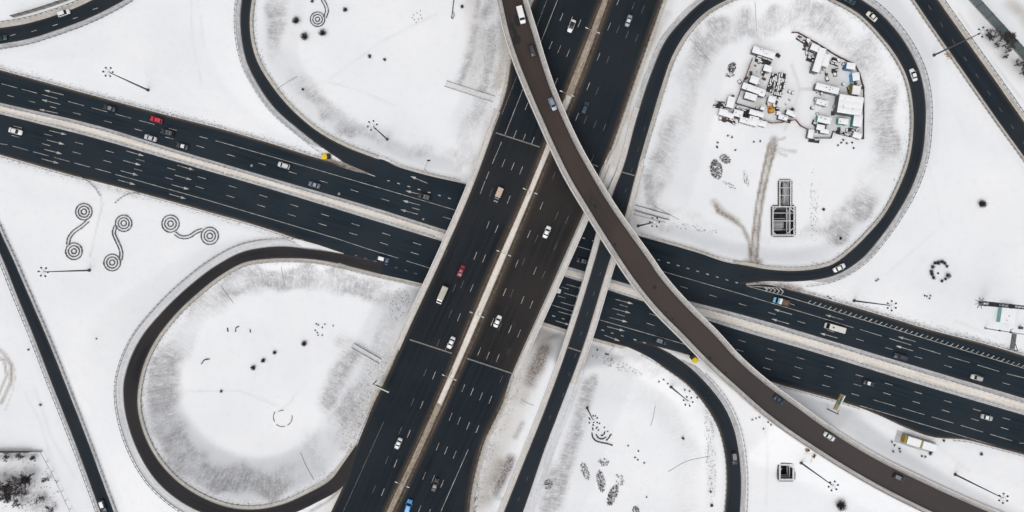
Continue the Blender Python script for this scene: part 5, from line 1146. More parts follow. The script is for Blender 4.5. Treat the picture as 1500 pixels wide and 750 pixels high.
pit('deep narrow excavation with white strutted frame beside the muddy track', [(1131.5, 303, 1162.5, 344.5, 9), (1141.5, 265, 1157.5, 302, 2)], .45,
    [(1131, 312, 1163, 312, 0, .14), (1131, 323.5, 1166, 323.5, .1, .18), (1153, 303, 1153, 344, -.6, .12), (1157, 303, 1157, 344, 0, .18), (1142, 275, 1157, 275, .1, .14), (1142, 286, 1157, 286, .1, .14), (1149, 265, 1149, 301, -.3, .12), (1154.5, 265, 1154.5, 301, 0, .12), (1132, 309, 1137, 304, 0, .2), (1157, 304, 1162, 309, 0, .2), (1132, 339, 1137, 344, 0, .2), (1151, 344, 1162, 334, 0, .2), (1132, 320, 1152, 320, -1.5, .1), (1132, 336, 1157, 336, -1.5, .1)],
    pipes=[(1134, 328, 1151, 327, -3, .9), (1134, 332, 1151, 331, -3, .8), (1134, 336, 1150, 335, -3.4, .7), (1151, 266, 1151, 285, -2.5, .45), (1151, 285, 1147, 302, -2.5, .45), (1144, 266, 1144, 300, -3.6, .4)])
pit('small square excavation with dark shaft below the flyover', [(1141.5, 680, 1161.5, 702, 9)], .65,
    [(1158, 681, 1158, 701, -1.2, .14), (1156.5, 681, 1156.5, 701, -2.4, .12), (1142, 700, 1161, 700, -1.2, .14), (1142, 698.5, 1161, 698.5, -2.4, .12), (1146, 697, 1151, 690, -4, .25)], pipes=[(1143, 684, 1150, 687, -5.5, 1.2)])

# ------------------------------------------------------------------ construction yard
BLU = simple('blue sheet wall', (.02, .17, .36), .5, .15, 2); TL2 = simple('sea green sheet wall', (.05, .30, .28), .5, .15, 2); GRY = simple('slate sheet wall', (.10, .11, .12), .6, .2); WHT = simple('off white wall', (.42, .42, .41), .6, .15)
Y_ = [('long snowy shed at the top left corner of the yard', 1119.3, 76.7, 33, 9.5, 18, 3.2, GRY), ('small snowy cabin below the open material bay', 1125, 100, 11, 9, 18, 2.6, GRY), ('snowy cabin with teal blue wall alone in the fenced court', 1105.5, 117, 12, 10, 20, 2.8, simple('petrol wall', (.03, .13, .17), .5)),
      ('long flat snowy store across the fenced court', 1104.5, 130.5, 34, 9, 20, 2.8, GRY), ('short snowy store under the long flat store', 1100, 141.2, 17, 9, 17, 2.6, GRY), ('square snowy booth at the end of the long store', 1116.8, 137.2, 8, 7, 20, 3.0, GRY),
      ('snowy cabin with pale blue wall above the orange crane truck', 1131.3, 145.4, 10.5, 9, 15, 2.6, simple('faded blue wall', (.08, .18, .27), .5)), ('tiny white hut left of the orange crane truck', 1117.3, 158.3, 5, 5, 20, 2.2, WHT),
      ('snowy cabin at the far lower left of the yard', 1060, 164.5, 12, 9, 16, 2.5, WHT), ('snowy cabin with red edges, lower left yard', 1069, 168.5, 12, 7, 18, 2.5, simple('red sheet wall', (.35, .04, .035), .5)),
      ('square snowy cabin in the bottom row, third from left', 1081.8, 166, 13, 9.5, 14, 2.6, GRY), ('flat snowy cabin in the lowest row, under the third', 1091, 176, 13, 8, 15, 2.4, WHT), ('snowy container with navy wall, bottom row centre', 1103.5, 164.5, 10, 7, 18, 2.6, simple('navy wall', (.03, .05, .12), .5)),
      ('snowy container with navy wall, bottom row right', 1113.6, 167.3, 11, 7, 18, 2.6, simple('navy wall', (.03, .05, .12), .5)), ('large square snowy cabin in the lowest row', 1104.2, 177, 13, 13, 14, 2.6, WHT), ('snowy cabin at the right end of the lowest row', 1116.8, 180.5, 13, 8, 14, 2.4, WHT), 
      ('tall narrow snowy cabin standing upright at the lower left corner', 1071, 149.5, 10, 16, 14, 2.5, WHT),
      ('snowy cabin in the entrance group, upper one', 1159.5, 165.8, 14, 7, 20, 2.5, GRY), ('snowy cabin in the entrance group, lower one', 1147.5, 171.5, 13, 7, 12, 2.5, GRY), ('tiny snowy booth in the entrance group', 1141.6, 165.5, 6, 5, 10, 2.2, WHT),
      ('square snowy cabin near the top fence', 1194.5, 69.5, 12, 9.5, 22, 2.8, GRY), ('long upright snowy hall near the top fence', 1200.5, 87.5, 10, 36, 17, 3.6, GRY), ('pale annex joined to the right of the upright hall', 1209.5, 88, 11, 18, 17, 2.8, WHT),
      ('snowy cabin with bright blue wall by the top right fence', 1247, 96.5, 12, 9, 10, 2.9, BLU), ('snowy cabin with sky blue wall in the fence corner', 1254.5, 112, 9.5, 11.5, -6, 2.9, simple('sky blue wall', (.04, .33, .55), .5)),
      ('long snowy store in the middle of the right yard', 1212.5, 129.5, 34, 9.5, 14, 3.0, GRY), ('short snowy store below the middle store', 1205, 150, 17, 7.5, 14, 2.5, WHT), ('white box shaped cabin beside the fuel tank', 1255, 132, 11, 13, 8, 3.0, WHT),
      ('low cabin with green windows under the big hall', 1236, 177.5, 14, 8, 8, 2.6, TL2), ('tall double cabin with sea green wall in the lower right corner', 1257, 176.5, 12, 17, 8, 2.9, TL2), ('long cabin with sea green side left of the low cabin', 1208, 175.3, 19, 9.5, 12, 2.8, TL2),
      ('snowy cabin over the inner fence, lower right yard', 1202.5, 186.5, 11, 8, 12, 2.4, GRY), ('snowy cabin with navy edge at the inner fence', 1208.5, 192, 12, 6, 10, 2.5, simple('navy wall', (.03, .05, .12), .5)), ('upright snowy container at the inner fence end', 1188, 196, 7, 12, 10, 2.5, GRY), ('small snowy container at the fence bottom right', 1256.5, 198, 12, 8, 20, 2.3, WHT)]
for lb, x, y, L, W_, a, h, wm in Y_: cabin(lb, x, y, L, W_, a, h, wm, win=1 if L < 9 else 2)
cabin('big white hall with three snowy roof bays in the right yard', 1246.3, 153.5, 35, 27, 9, 4.2, GRY, ridges=3, win=4)
# material stacks and racks
def stack(label, px, py, Lp, Wp, ang, n=6, seed=0, name='material_stack', dens=.8):
    rr = random.Random(seed); b = G(px, py); k = S; L, W_ = Lp * k, Wp * k; root = empty(name, b, -math.radians(ang), label, 'building materials', 'stacked building materials in the yard')
    dk = simple('dark stacked steel', (.05, .048, .05), .8, .5, 2); sn = DSNOW
    MB().box((0, 0, .12), (L, W_, .24)).build('skid', dk, root)
    mb = MB(); ms = MB()
    for i in range(n):
        y = -W_ / 2 + W_ * (i + .5) / n
        x = -L / 2
        while x < L / 2 - .3:
            l_ = rr.uniform(.6, 2.2); l_ = min(l_, L / 2 - x)
            if rr.random() < dens:
                h = rr.uniform(.5, 1.5); mb.box((x + l_ / 2, y, h / 2 + .2), (l_ * .92, W_ / n * .8, h), rr.uniform(-.06, .06))
                if rr.random() < .68: ms.box((x + l_ / 2 + rr.uniform(-.1, .1), y, h + .26), (l_ * .85, W_ / n * .72, .12), rr.uniform(-.1, .1))
            x += l_
    mb.build('stacked_goods', dk, root)
    if len(ms.v) > 24 or len(ms.v) == 8: ms.build('snow_cover', simple('stack snow', (.74, .75, .76), .9, .08), root)
    return root
for q in [('open material bay under the long shed', 1117.5, 89.5, 24, 9, 18, 3, 1), ('dark pipe rack left of centre in the yard', 1130, 122, 28, 9, -72, 4, 2), ('dark pipe rack in the centre of the yard', 1142.5, 124.5, 35, 13, -76, 5, 3), ('white wrapped pipes at the far left of the yard', 1052.5, 153.5, 18, 10, 6, 5, 4),
          ('leaning planks in the bottom row of the yard', 1093.5, 166.5, 12, 8, -70, 5, 5), ('scrap heap left in the bottom row', 1072, 178, 13, 6, 30, 3, 6), ('scrap heap at the top tip of the right yard', 1176, 60.5, 22, 6, 32, 3, 7), ('dark machinery pile left of the upright hall', 1185.5, 86.5, 9, 8, 20, 3, 8),
          ('crates right of the upright hall annex', 1223, 91, 13, 10, 20, 4, 9), ('crates at the lower left of the upright hall', 1222, 104, 8, 6, 0, 3, 10), ('mixed goods at the inner fence of the right yard', 1196, 181, 14, 7, 20, 4, 11), ('mixed goods along the bottom fence of the yard', 1235, 196, 22, 5, 14, 3, 12),
          ('loose timber outside the bottom fence', 1192, 206, 16, 6, 8, 4, 13), ('goods beside the upper left cabin', 1139, 82, 7, 4, 30, 2, 14), ('goods at the left fence of the court', 1088, 164, 8, 6, 10, 3, 15), ('goods at the entrance corner of the yard', 1152, 177, 12, 5, 15, 3, 26), ('crates by the tiny hut', 1138, 160, 6, 5, 0, 3, 17), ('frames at the lower edge of the right yard', 1246, 190, 8, 5, 12, 2, 18)]:
    stack(q[0], *q[1:6], n=q[6], seed=q[7], dens=.62 if q[7] not in (2, 3) else .9)
# orange crane truck, fuel tank, barrels
b = G(1126.5, 157.5); root = empty('crane_truck', b, math.radians(105), 'small orange crane truck in the middle of the left yard', 'truck'); OR = simple('orange paint', (.55, .24, .02), .5, .15)
MB().box((0, 0, .7), (4.6, 1.2, .25)).build('chassis', BLACKP, root); MB().loft([ring(x, 1.9, .5, z_) for x, z_ in ((-2.3, 1.5), (-2.1, 2.0), (-.9, 2.05), (-.7, 1.6))]).build('cab', OR, root); MB().box((.8, 0, 1.1), (2.4, 1.5, .5)).build('deck', OR, root); MB().tube((-.6, 0, 1.7), (2.6, .2, 2.5), .2, .13, n=6).build('boom', OR, root); MB().box((-2.26, 0, 1.5), (.1, 1.5, .5)).build('windscreen', GLASS, root); MB().box((1.2, 0, 1.42), (1.5, 1.2, .12)).build('snow_cover', SNOWM, root); wheels(root, (-1.6, 1.5), .95, .4)
b = G(1245, 131.5); root = empty('fuel_tank', b, math.radians(-100), 'dark yellow oval fuel tank between hall and fence', 'tank'); MB().loft([[(x, .95 * k * math.cos(2 * math.pi * i / 14), 1.5 + .8 * k * math.sin(2 * math.pi * i / 14)) for i in range(14)] for x, k in ((-1.9, .55), (-1.6, .95), (0, 1), (1.6, .95), (1.9, .55))]).build('vessel', simple('dull olive yellow', (.15, .12, .02), .6, .3), root, True); MB().box((-1, 0, .4), (.3, 1.5, .8)).box((1, 0, .4), (.3, 1.5, .8)).build('cradle', DARKM, root); MB().tube((0, 0, 2.2), (0, 0, 2.5), .3, n=10).build('hatch', DARKM, root); MB().box((0, 1.35, .9), (4.6, .5, 1.8)).build('side_wall', GRY, root)
proto = None
for k, (x, y) in enumerate([(1234, 124), (1110, 123), (1077, 178), (1182.5, 60), (1202, 138), (1226.5, 89), (1155, 135), (1160, 137)]):
    b = G(x, y)
    nm_ = ['beside the long middle store', 'right of the teal blue cabin', 'in the scrap heap of the bottom row', 'near the top fence tip', 'below the middle store', 'right of the hall annex', 'right of the central pipe rack, nearer one', 'right of the central pipe rack, farther one'][k]
    root = empty('storage_tank', b, 0, 'small round snow topped tank ' + nm_, 'tank', 'small round tanks in the yard'); r_ = .8 if k in (2, 3) else .5
    MB().tube((0, 0, 0), (0, 0, 1.3), r_, n=12).build('shell', TL2 if k == 0 else GRY, root); MB().tube((0, 0, 1.3), (0, 0, 1.42), r_ * .96, r_ * .7, n=12).build('snow_cap', SNOWM, root)
# fences
def fence(label, pts, h=1.25, mat=None, sp=2.5, name='fence', z0=None, cat='fence', wire=False):
    D = np.array([tuple(G(*p)) for p in pts]); o0 = Vector(D[0]); root = empty(name, o0, 0, label, cat); mat = mat or simple('rusty fence sheet', (.17, .06, .05), .8, .35, 2)
    for a, b_ in zip(D[:-1], D[1:]):
        L = np.linalg.norm(b_ - a); n_ = max(1, int(L / sp)); a = Vector(a) - o0; b_ = Vector(b_) - o0; rz = math.atan2(b_.y - a.y, b_.x - a.x)
        for k in range(n_):
            p = a + (b_ - a) * ((k + .5) / n_); q = a + (b_ - a) * (k / n_); (MB().box((p.x, p.y, p.z + h), (L / n_, .09, .10), rz) if wire else MB().box((p.x, p.y, p.z + h / 2 + .05), (L / n_ * .97, .08, h - .1), rz)).build('rail' if wire else 'panel', mat, root); MB().box((q.x, q.y, q.z + h / 2), (.14, .14, h + .25), rz).build('post', POLE, root)
    return root
fence('rust red fence on the left side of the fenced court', [(1101.5, 86), (1089, 119), (1077, 152)]); fence('dark fence along the bottom of the fenced court', [(1077, 152), (1097, 158), (1117, 163.5)], mat=DARKM)
fence('rust red fence along the top and right side of the yard', [(1159, 48.5), (1168, 48.5), (1195, 64), (1224, 82), (1252, 96), (1258, 110), (1264, 129), (1264, 165), (1263.5, 204)], mat=simple('brown red sheet', (.13, .07, .065), .8, .35, 2)); fence('dark fence along the bottom of the right yard', [(1263.5, 204), (1240, 199), (1219, 193), (1216, 203), (1184, 202.5), (1184, 191)], mat=DARKM)
fence('rusty fence joining the entrance and the right yard', [(1184, 191), (1172, 185), (1164.5, 176), (1145, 180), (1130, 181), (1115, 176)], mat=simple('rusty fence sheet', (.17, .06, .05), .8, .35, 2))
fence('long dark wall in the lower left corner yard', [(-30, 659.5), (0, 660.5), (48, 660.5)], h=2.6, mat=simple('dark concrete wall', (.10, .10, .105), .9, .3), name='yard_wall', cat='wall'); 
fence('thin wire fence running down from the yard wall, lower left corner', [(62, 661), (78, 690), (92, 719), (110, 758)], h=1.3, mat=simple('grey fence rail', (.13, .13, .135), .8, .2), sp=3, wire=True)
fence('low concrete wall stub at the corner of the wire fence', [(48, 660.5), (62, 661)], h=1.4, mat=simple('grey fence mesh', (.28, .28, .29), .8, .2), name='yard_wall', cat='wall')

# ------------------------------------------------------------------ planting
def hedge_path(mb, pts, wd=.42, h=.55, seed=0, z=None):
    """low clipped hedge following pixel points, ragged outline"""
    rr = random.Random(seed); d = crom(pts, 1.2); rings = []
    prev = None
    for k in range(len(d)):
        g_ = G(*d[k][:2]); a = d[max(0, k - 1)]; c_ = d[min(len(d) - 1, k + 1)]; t_ = Vector((c_[0] - a[0], -(c_[1] - a[1]), 0)).normalized(); n_ = Vector((-t_.y, t_.x, 0)); ww = wd / 2 * rr.uniform(.65, 1.3); hh = h * rr.uniform(.6, 1.2)
        rings.append([tuple(g_ + n_ * q + Vector((0, 0, z_ * hh - .05))) for q, z_ in ((-ww, 0), (ww, 0), (ww * 1.1, .55), (ww * .5, 1), (-ww * .5, 1), (-ww * 1.1, .55))])
    mb.loft(rings)
def circ(cx, cy, r, a0=0, a1=360, n=14): return [(cx + r * math.cos(math.radians(a0 + (a1 - a0) * i / n)), cy + r * math.sin(math.radians(a0 + (a1 - a0) * i / n))) for i in range(n + 1)]
def two_lines(pts, off):
    d = crom(pts, 2); o = [[], []]
    for k in range(len(d)):
        a = d[max(0, k - 1)]; c_ = d[min(len(d) - 1, k + 1)]; t_ = (c_ - a) / (np.linalg.norm(c_ - a) + 1e-9)
        for s_, l in ((-1, 0), (1, 1)): o[l].append((d[k][0] - t_[1] * off * s_, d[k][1] + t_[0] * off * s_))
    return o
def ornament(label, circles, link, seed, mat=HEDGE, off=2.1, wd=.36):
    mb = MB(); 
    for (cx, cy, rs) in circles:
        for r_ in rs: hedge_path(mb, (lambda a_: circ(cx, cy, r_, a_, a_ + 361, 22))(random.uniform(0, 360)), wd, seed=seed); seed += 1
    if link:
        for l in two_lines(link, off): hedge_path(mb, l[::2] if len(l) > 6 else l, wd, seed=seed); seed += 1
    o = mb.build('ornamental_hedge', mat); c_ = Vector(mb.v[0]); o.data.transform(Matrix.Translation(-c_)); o.location = c_
    return tag(o, label, 'hedge', 'spiral hedges planted in the snow')
ornament('leftmost S shaped double spiral hedge', [(123, 310.3, (12, 8, 3.9)), (108.5, 368.2, (12.2, 8, 3.6))], [(129.5, 323), (120, 331.5), (108, 340), (101.5, 349), (99.8, 358.5)], 1)
ornament('middle S shaped double spiral hedge', [(181.3, 327.2, (12, 8, 3.9)), (164.5, 384.7, (12.2, 8, 3.8))], [(169.5, 331), (167, 341), (171, 352), (176, 363), (178, 372), (176.5, 381)], 11)
ornament('rightmost double spiral hedge lying on its side', [(249.9, 327.8, (12.6, 8.4, 4)), (307.4, 345.7, (12.6, 8.2, 4))], [(256.5, 342), (265, 347.3), (276.5, 346.8), (288.4, 339.5), (299, 336)], 21)
ornament('lone spiral hedge with long tail in the upper left loop', [(465.2, 28.4, (10.6, 7, 3.2))], [(476, 26), (479, 15), (475, 4), (467, -8), (455, -18)], 31, mat=HEDGED, wd=.26)
mb = MB()
for pts in ([(867, 634), (868, 640), (872, 645), (880, 648), (890, 650), (897, 652.5)], [(873, 636), (876, 641), (882, 643), (888, 640)], [(880, 638), (884, 637), (886, 632)], [(888, 645), (892, 641), (894, 637)], [(868, 626), (868.5, 630)], [(873, 628), (875, 625)], [(876, 631), (877, 629)]): hedge_path(mb, pts, .42, .5, seed=len(mb.v))
o = mb.build('ornamental_hedge', HEDGED); tag(o, 'dark hedge segments clipped into nested arcs, lower right infield', 'hedge', 'spiral hedges planted in the snow')
mb = MB()
for pts in ([(295, 533), (300, 527), (307, 526)], [(333, 480), (334, 486)], [(345, 486), (346, 480), (350, 478)], [(366, 482), (367, 487)]): hedge_path(mb, pts, .34, .4, seed=len(mb.v))
tag(mb.build('ornamental_hedge', HEDGED), 'broken hedge fragments in the left of the lower left infield', 'hedge', 'spiral hedges planted in the snow')
mb = MB()
for pts in (circ(414, 611, 14, -10, 60, 5), circ(414, 611, 14, 75, 130, 5), circ(414, 611, 13.5, 150, 215, 5), circ(414, 611, 10, 230, 280, 4)): hedge_path(mb, pts, .24, .3, seed=len(mb.v))
tag(mb.build('ornamental_hedge', HEDGE), 'sparse ring of low hedge at the bottom of the lower left infield', 'hedge', 'spiral hedges planted in the snow')
mb = MB(); hedge_path(mb, [(666, -6), (664, 6), (663, 16), (661.5, 27)], .28, .4, 3); hedge_path(mb, [(663.5, 17), (665.5, 21), (663, 28)], .2, .4, 4)
tag(mb.build('ornamental_hedge', HEDGED), 'thin straight hedge line at the top of the upper left infield', 'hedge', 'spiral hedges planted in the snow')

def twig_mesh(r, h, n, seed, mat, width=.035, leaf=0, name='branches'):
    rr = random.Random(seed); mb = MB()
    for k in range(n):
        a = rr.uniform(0, 2 * math.pi); e = rr.random()**.6; p0 = Vector((rr.gauss(0, r * .12), rr.gauss(0, r * .12), 0)); q = Vector((math.cos(a) * r * e * .6, math.sin(a) * r * e * .6, h * rr.uniform(.4, .8))); p1 = q + Vector((math.cos(a + rr.uniform(-.6, .6)) * r * .4, math.sin(a + rr.uniform(-.6, .6)) * r * .4, h * .3))
        mb.tube(p0, q, width, width * .7, n=3, cap=False); mb.tube(q, p1, width * .7, width * .25, n=3, cap=False)
        for j in range(3):
            b_ = q.lerp(p1, rr.random()) if j else p0.lerp(q, rr.uniform(.4, 1)); a2 = rr.uniform(0, 6.28); mb.tube(b_, b_ + Vector((math.cos(a2), math.sin(a2), rr.uniform(.1, .8))) * r * .3, width * .5, width * .2, n=3, cap=False)
    return mb.mesh(name, mat)
BUSH = {}
def bush(label, px, py, rp, n=60, dens='d', group='dark leafless bushes in the snow', squash=1.0, name='shrub', cat='shrub'):
    r = rp * S; key = (round(r, 1), n, dens, random.randint(0, 2))
    if key not in BUSH: BUSH[key] = twig_mesh(r, r * .9, n, len(BUSH) + 3, TWIG if dens == 'd' else TWIG2, .05 if dens == 'd' else .035)
    o = obj(name, BUSH[key]); o.location = G(px, py) - Vector((0, 0, .05)); o.rotation_euler = (0, 0, random.uniform(0, 6.28)); o.scale = (1, squash, 1)
    return tag(o, label, cat, group)
for lb, x, y, r_, n_ in [('round dark bush, leftmost of the trio under the lone spiral hedge', 434.5, 31.5, 6.5, 110), ('round dark bush, lowest of the trio under the lone spiral hedge', 447, 54.5, 7, 120), ('round dark bush touching the lone spiral hedge from below', 473, 49, 6.5, 110),
                         ('small very dark bush top centre of the upper left infield', 506, 15, 4, 90), ('small dark bush at the top edge above the lone spiral hedge', 457.5, 2, 3, 50), ('small dark bush, left of the pair in the upper left infield', 541.5, 83, 3.6, 60), ('small dark bush, right of the pair in the upper left infield', 563.5, 87.5, 3, 50),
                         ('small dark bush near the flyover top, upper left infield', 677, 10, 3.2, 80), ('lone dark bush on the wide snow field right of the right loop', 1437, 299, 6.5, 170), ('dense dark bush at the bottom edge below the small square pit', 1230, 739, 8.5, 220),
                         ('dark bush, right one of the scattered four in the lower left infield', 446, 503, 4.6, 130), ('dark bush, upper of the diagonal three in the lower left infield', 402.5, 516.5, 3.4, 90), ('dark bush, middle of the diagonal three in the lower left infield', 386, 528, 3.8, 90), ('dark bush, lowest of the diagonal three in the lower left infield', 371.5, 538.5, 4.2, 110),
                         ('tiny dark bush in the left part of the lower left infield', 324.5, 573, 2.6, 60), ('small round bush right of centre in the construction infield', 1206, 307, 2.8, 60), ('small round bush low in the construction infield', 1230.5, 349, 2.8, 50), ('dark bush at the left side of the upper left loop band', 444, 131, 2.4, 50),
                         ('small round bush in the lower right infield near the curved crack', 1000, 642, 2.8, 50), ('dark small bush by the ramp in the lower right infield', 1042, 740, 3, 60), ('dark spot bush above it by the ramp', 1041, 720, 2.2, 40), ('tiny dark bush left of the lone left road', 42, 512, 1.8, 30), ('tiny dark bush in the wide snow between left road and loop', 141.5, 496, 1.6, 30),
                         ('lone weed right of the lone left road near the yard', 60, 593, 2.6, 30), ('dark bush beside the bus shelter lay-by end', 1382, 645, 2.4, 50), ('small dark bush right of the bus shelter', 1437, 665, 2.6, 60), ('dark bush at the end of the bus shelter wall', 1362, 664, 3, 60)]:
    bush(lb, x, y, r_, n_)
for k, (x, y, r_) in enumerate([(1369, 386, 3), (1373, 384.5, 3.4), (1378, 384, 3.6), (1383, 386, 3.4), (1387, 389.5, 3), (1365, 391, 2.6), (1363.5, 397, 3.2), (1364, 402, 3.4), (1367, 407, 3.4), (1387, 404, 3.6), (1384, 409, 3), (1379, 412, 2.6), (1374, 401, 1.4)]):
    bush('dark bush of the broken ring on the wide snow field at right', x + random.uniform(-.8, .8), y + random.uniform(-.8, .8), r_ * random.uniform(.8, 1.5), 60, group='ring of dark bushes right of the loop')
for k, (x, y) in enumerate([(1357, 434), (1361, 437), (1362.5, 433), (1354, 433)]): bush('tiny dark bush in the loose foursome below the bush ring', x, y, 1.7, 30, group='four tiny bushes')
for k, (x, y) in enumerate([(463.5, 474.5), (466.5, 476), (472, 479.8), (462, 484), (465, 487), (466, 491), (488, 477), (472, 491), (476, 475)]): bush('speck sized bush in the loose cluster right of centre, lower left infield', x, y, 1.5, 26, group='cluster of speck sized bushes')
for k, (x, y) in enumerate([(606, 22), (611, 19), (616, 22), (613, 28), (607, 29), (618, 27), (610, 33), (616, 16), (604, 26)]): bush('faint speck bush in the small scattered group, top of upper left infield', x, y, 1.2, 16, 'g', group='faint speck bushes')
for k, (x, y) in enumerate([(1050, 215), (1050.5, 216), (1051, 209), (1077, 220), (1104, 208), (1113.5, 207), (1066, 199), (1072, 201)]): bush('small bush scattered above the crescent flower bed in the construction infield', x, y, 1.9, 30, group='small bushes above the crescent bed')
for k, (x, y) in enumerate([(1227, 213), (1235, 205), (1240, 210), (1248, 209), (1250, 217), (1232, 209)]): bush('small round bush below the bottom fence of the yard', x, y, 1.9, 36, group='bushes below the yard fence')
for k, (x, y) in enumerate([(920, 653), (930, 670), (935, 660.5), (934, 673.5), (943.5, 678), (947, 728)]): bush('speck sized bush scattered in the lower right infield', x, y, 1.5, 30, group='specks in the lower right infield')
for k, (x, y) in enumerate([(864, 614), (869.5, 618.5), (872, 609), (878, 620), (885, 626), (890, 632), (895, 636.5)]): bush('speck sized bush by the high mast over the arc hedges', x, y, 1.5, 26, group='specks round the mast over the arc hedges')
for k, (x, y) in enumerate([(875, 512), (887, 518), (1003, 571), (1010, 573), (965, 559), (972, 556), (1021, 582), (978, 562)]): bush('small dark weed in the strip under the lower right gore', x, y, 1.8, 26, group='weeds under the gore')
for k, (x, y) in enumerate([(1107, 613), (1102, 615), (1125, 618), (1129, 622), (1118, 628), (1112, 611)]): bush('small weed beside the flyover kerb, lower right', x, y, 2.2, 20, 'g', group='weeds beside the flyover kerb')
for k, (x, y) in enumerate([(1306, 647), (1310, 652), (1317, 657), (1308, 661), (1350, 668), (1355, 669), (1364, 661), (1318, 661)]): bush('small weed in the trodden snow around the bus shelter', x, y, 2.2, 26, group='weeds around the bus shelter')
for k, (x, y) in enumerate([(1212, 434), (1215, 437), (1283, 411), (1286, 409)]): bush('twiggy weed above the hatched shoulder', x, y, 2.2, 16, group='weeds above the hatched shoulder')

# dried flower beds and rough ground cover that nobody could count
def bed(label, poly, n, seed, mat=TWIG2, r=.35, kindname='dry_flower_bed', dens=1.0):
    rr = random.Random(seed); xs = [p[0] for p in poly]; ys = [p[1] for p in poly]; mb = MB(); cnt = 0
    while cnt < n:
        x, y = rr.uniform(min(xs), max(xs)), rr.uniform(min(ys), max(ys)); ok = False; j = len(poly) - 1
        for i in range(len(poly)):
            if ((poly[i][1] > y) != (poly[j][1] > y)) and x < (poly[j][0] - poly[i][0]) * (y - poly[i][1]) / (poly[j][1] - poly[i][1] + 1e-9) + poly[i][0]: ok = not ok
            j = i
        cnt += 1
        if not ok: continue
        g_ = G(x, y)
        for k in range(4): a = rr.uniform(0, 6.28); mb.tube(g_, g_ + Vector((math.cos(a) * r * rr.random(), math.sin(a) * r * rr.random(), rr.uniform(.15, .5))), .06, .03, n=3, cap=False)
    o = mb.build(kindname, mat); return tag(o, label, 'ground cover', None, 'stuff')
def ell(cx, cy, a, b_, rot, n=14):
    c_, s_ = math.cos(math.radians(rot)), math.sin(math.radians(rot)); return [(cx + a * math.cos(t) * c_ - b_ * math.sin(t) * s_, cy + a * math.cos(t) * s_ + b_ * math.sin(t) * c_) for t in [2 * math.pi * i / n for i in range(n)]]
bed('dry flower bed, darkest drop shaped one, lower right infield', ell(897.5, 725, 6.5, 17, 22), 420, 1); bed('dry flower bed, long middle one, lower right infield', ell(880, 705, 6, 17, -10), 300, 2); bed('dry flower bed with ring top, lower right infield', ell(884, 677, 8, 6, 0), 90, 3)
bed('dry flower bed, leftmost faint one, lower right infield', ell(857, 690, 5.5, 14, -18), 170, 4); bed('loose dry tufts right of the long flower bed', ell(908, 703, 6, 9, -30), 60, 5); bed('dry tufts at the bottom edge of the lower right infield', ell(931, 748, 5, 7, 0), 90, 6); bed('dark dry patch beside the ramp, lower right infield', ell(803, 709, 6, 7, 0), 90, 7, r=.45)
bed('crescent shaped dry flower bed in the construction infield', ell(1049, 248, 9, 15, -12), 480, 8); bed('dark dry bed above the crescent in the construction infield', ell(1062, 233, 9, 6, 30), 180, 9, mat=TWIG); bed('thin dry tail below the crescent bed', ell(1070, 272, 13, 2.6, 28), 70, 10); bed('sparse arc of dry tufts right of the crescent bed', ell(1093, 262, 4, 13, -12), 40, 11)
bed('mottled dry patch left of the fenced court', ell(1072, 99, 6, 8, 20), 230, 12); bed('lower mottled dry patch left of the fenced court', ell(1069, 110, 7, 4, 0), 60, 13); bed('speckled dry tufts above the slip lane, construction infield', ell(1020, 335, 38, 5, 10), 90, 14)
bed('sparse dry stalks along the inner side of the lower right ramp', ell(1040, 650, 8, 90, -2), 260, 15, r=.25, mat=simple('pale dry stalks', (.26, .25, .25), .9, .3)); bed('sparse dry stalks under the lower right gore', ell(905, 535, 42, 7, 22), 260, 16, r=.3); bed('dry weeds in the lower left corner yard', ell(35, 720, 55, 45, 0), 160, 17, r=.5)
bed('scattered dark footprints and stalks right of the deep pit', ell(1192, 300, 6, 55, 0), 70, 18, mat=TWIG, r=.3); bed('dry stalks between highway and ramp at the bottom', ell(694, 730, 8, 30, 10), 160, 19, r=.3); bed('dry stalks on the strip right of the highway bridge', ell(735, 610, 12, 80, 22), 260, 20, r=.18); bed('dry stalks in the dirty corner west of the highway bridge', ell(585, 445, 14, 26, 15), 130, 21, r=.2)
# guard tufts at the road rims
def rim_tufts(label, road, side, o0, o1, n, seed, keep, mat=TWIG2):
    n = int(n * .6) if o1 > 3.5 or 'inner' in label else n
    rr = random.Random(seed); E0 = ROADS[road].edge(side, o0); E1 = ROADS[road].edge(side, o1); mb = MB(); 
    q = to_px(E0[:, 0], E0[:, 1], E0[:, 2]); idx = [i for i in range(len(E0) - 1) if keep((q[0][i], q[1][i]))]
    for _ in range(n):
        i = rr.choice(idx); f = rr.random(); w_ = rr.random()**1.8; p = Vector((E0[i] * (1 - f) + E0[i + 1] * f) * (1 - w_) + (E1[i] * (1 - f) + E1[i + 1] * f) * w_); p.z = gz(p.x, p.y)
        a = rr.uniform(0, 6.28); l = rr.uniform(.15, .5); mb.tube(p, p + Vector((math.cos(a) * l, math.sin(a) * l, .2)), .05, .03, n=3, cap=False)
    tag(mb.build('dry_roadside_grass', mat), label, 'grass', None, 'stuff')
GT = simple('dry brown grass', (.14, .115, .09), .9, .3)
rim_tufts('brown dry grass along the north rim of the westbound road, left', 'road_north', 0, 1.0, 3.0, 520, 1, fx(-10, 480), GT); rim_tufts('brown dry grass along the south rim of the eastbound road, left', 'road_south', 1, 1.0, 2.8, 400, 2, fx(-10, 430), GT)
rim_tufts('brown dry grass above the hatched shoulder', 'road_north', 0, 1.0, 3.2, 420, 3, fx(1190, 1500), GT); rim_tufts('dry grass along the inner rim of the lower left loop', 'loop_southwest', 1, 1.3, 3.4, 900, 4, lambda p: p[0] < 500); rim_tufts('dry grass along the inner rim of the right loop', 'ramp_northeast', 1, 1.3, 3.0, 700, 5, lambda p: p[0] > 955 and p[1] < 390 and p[1] > -20)
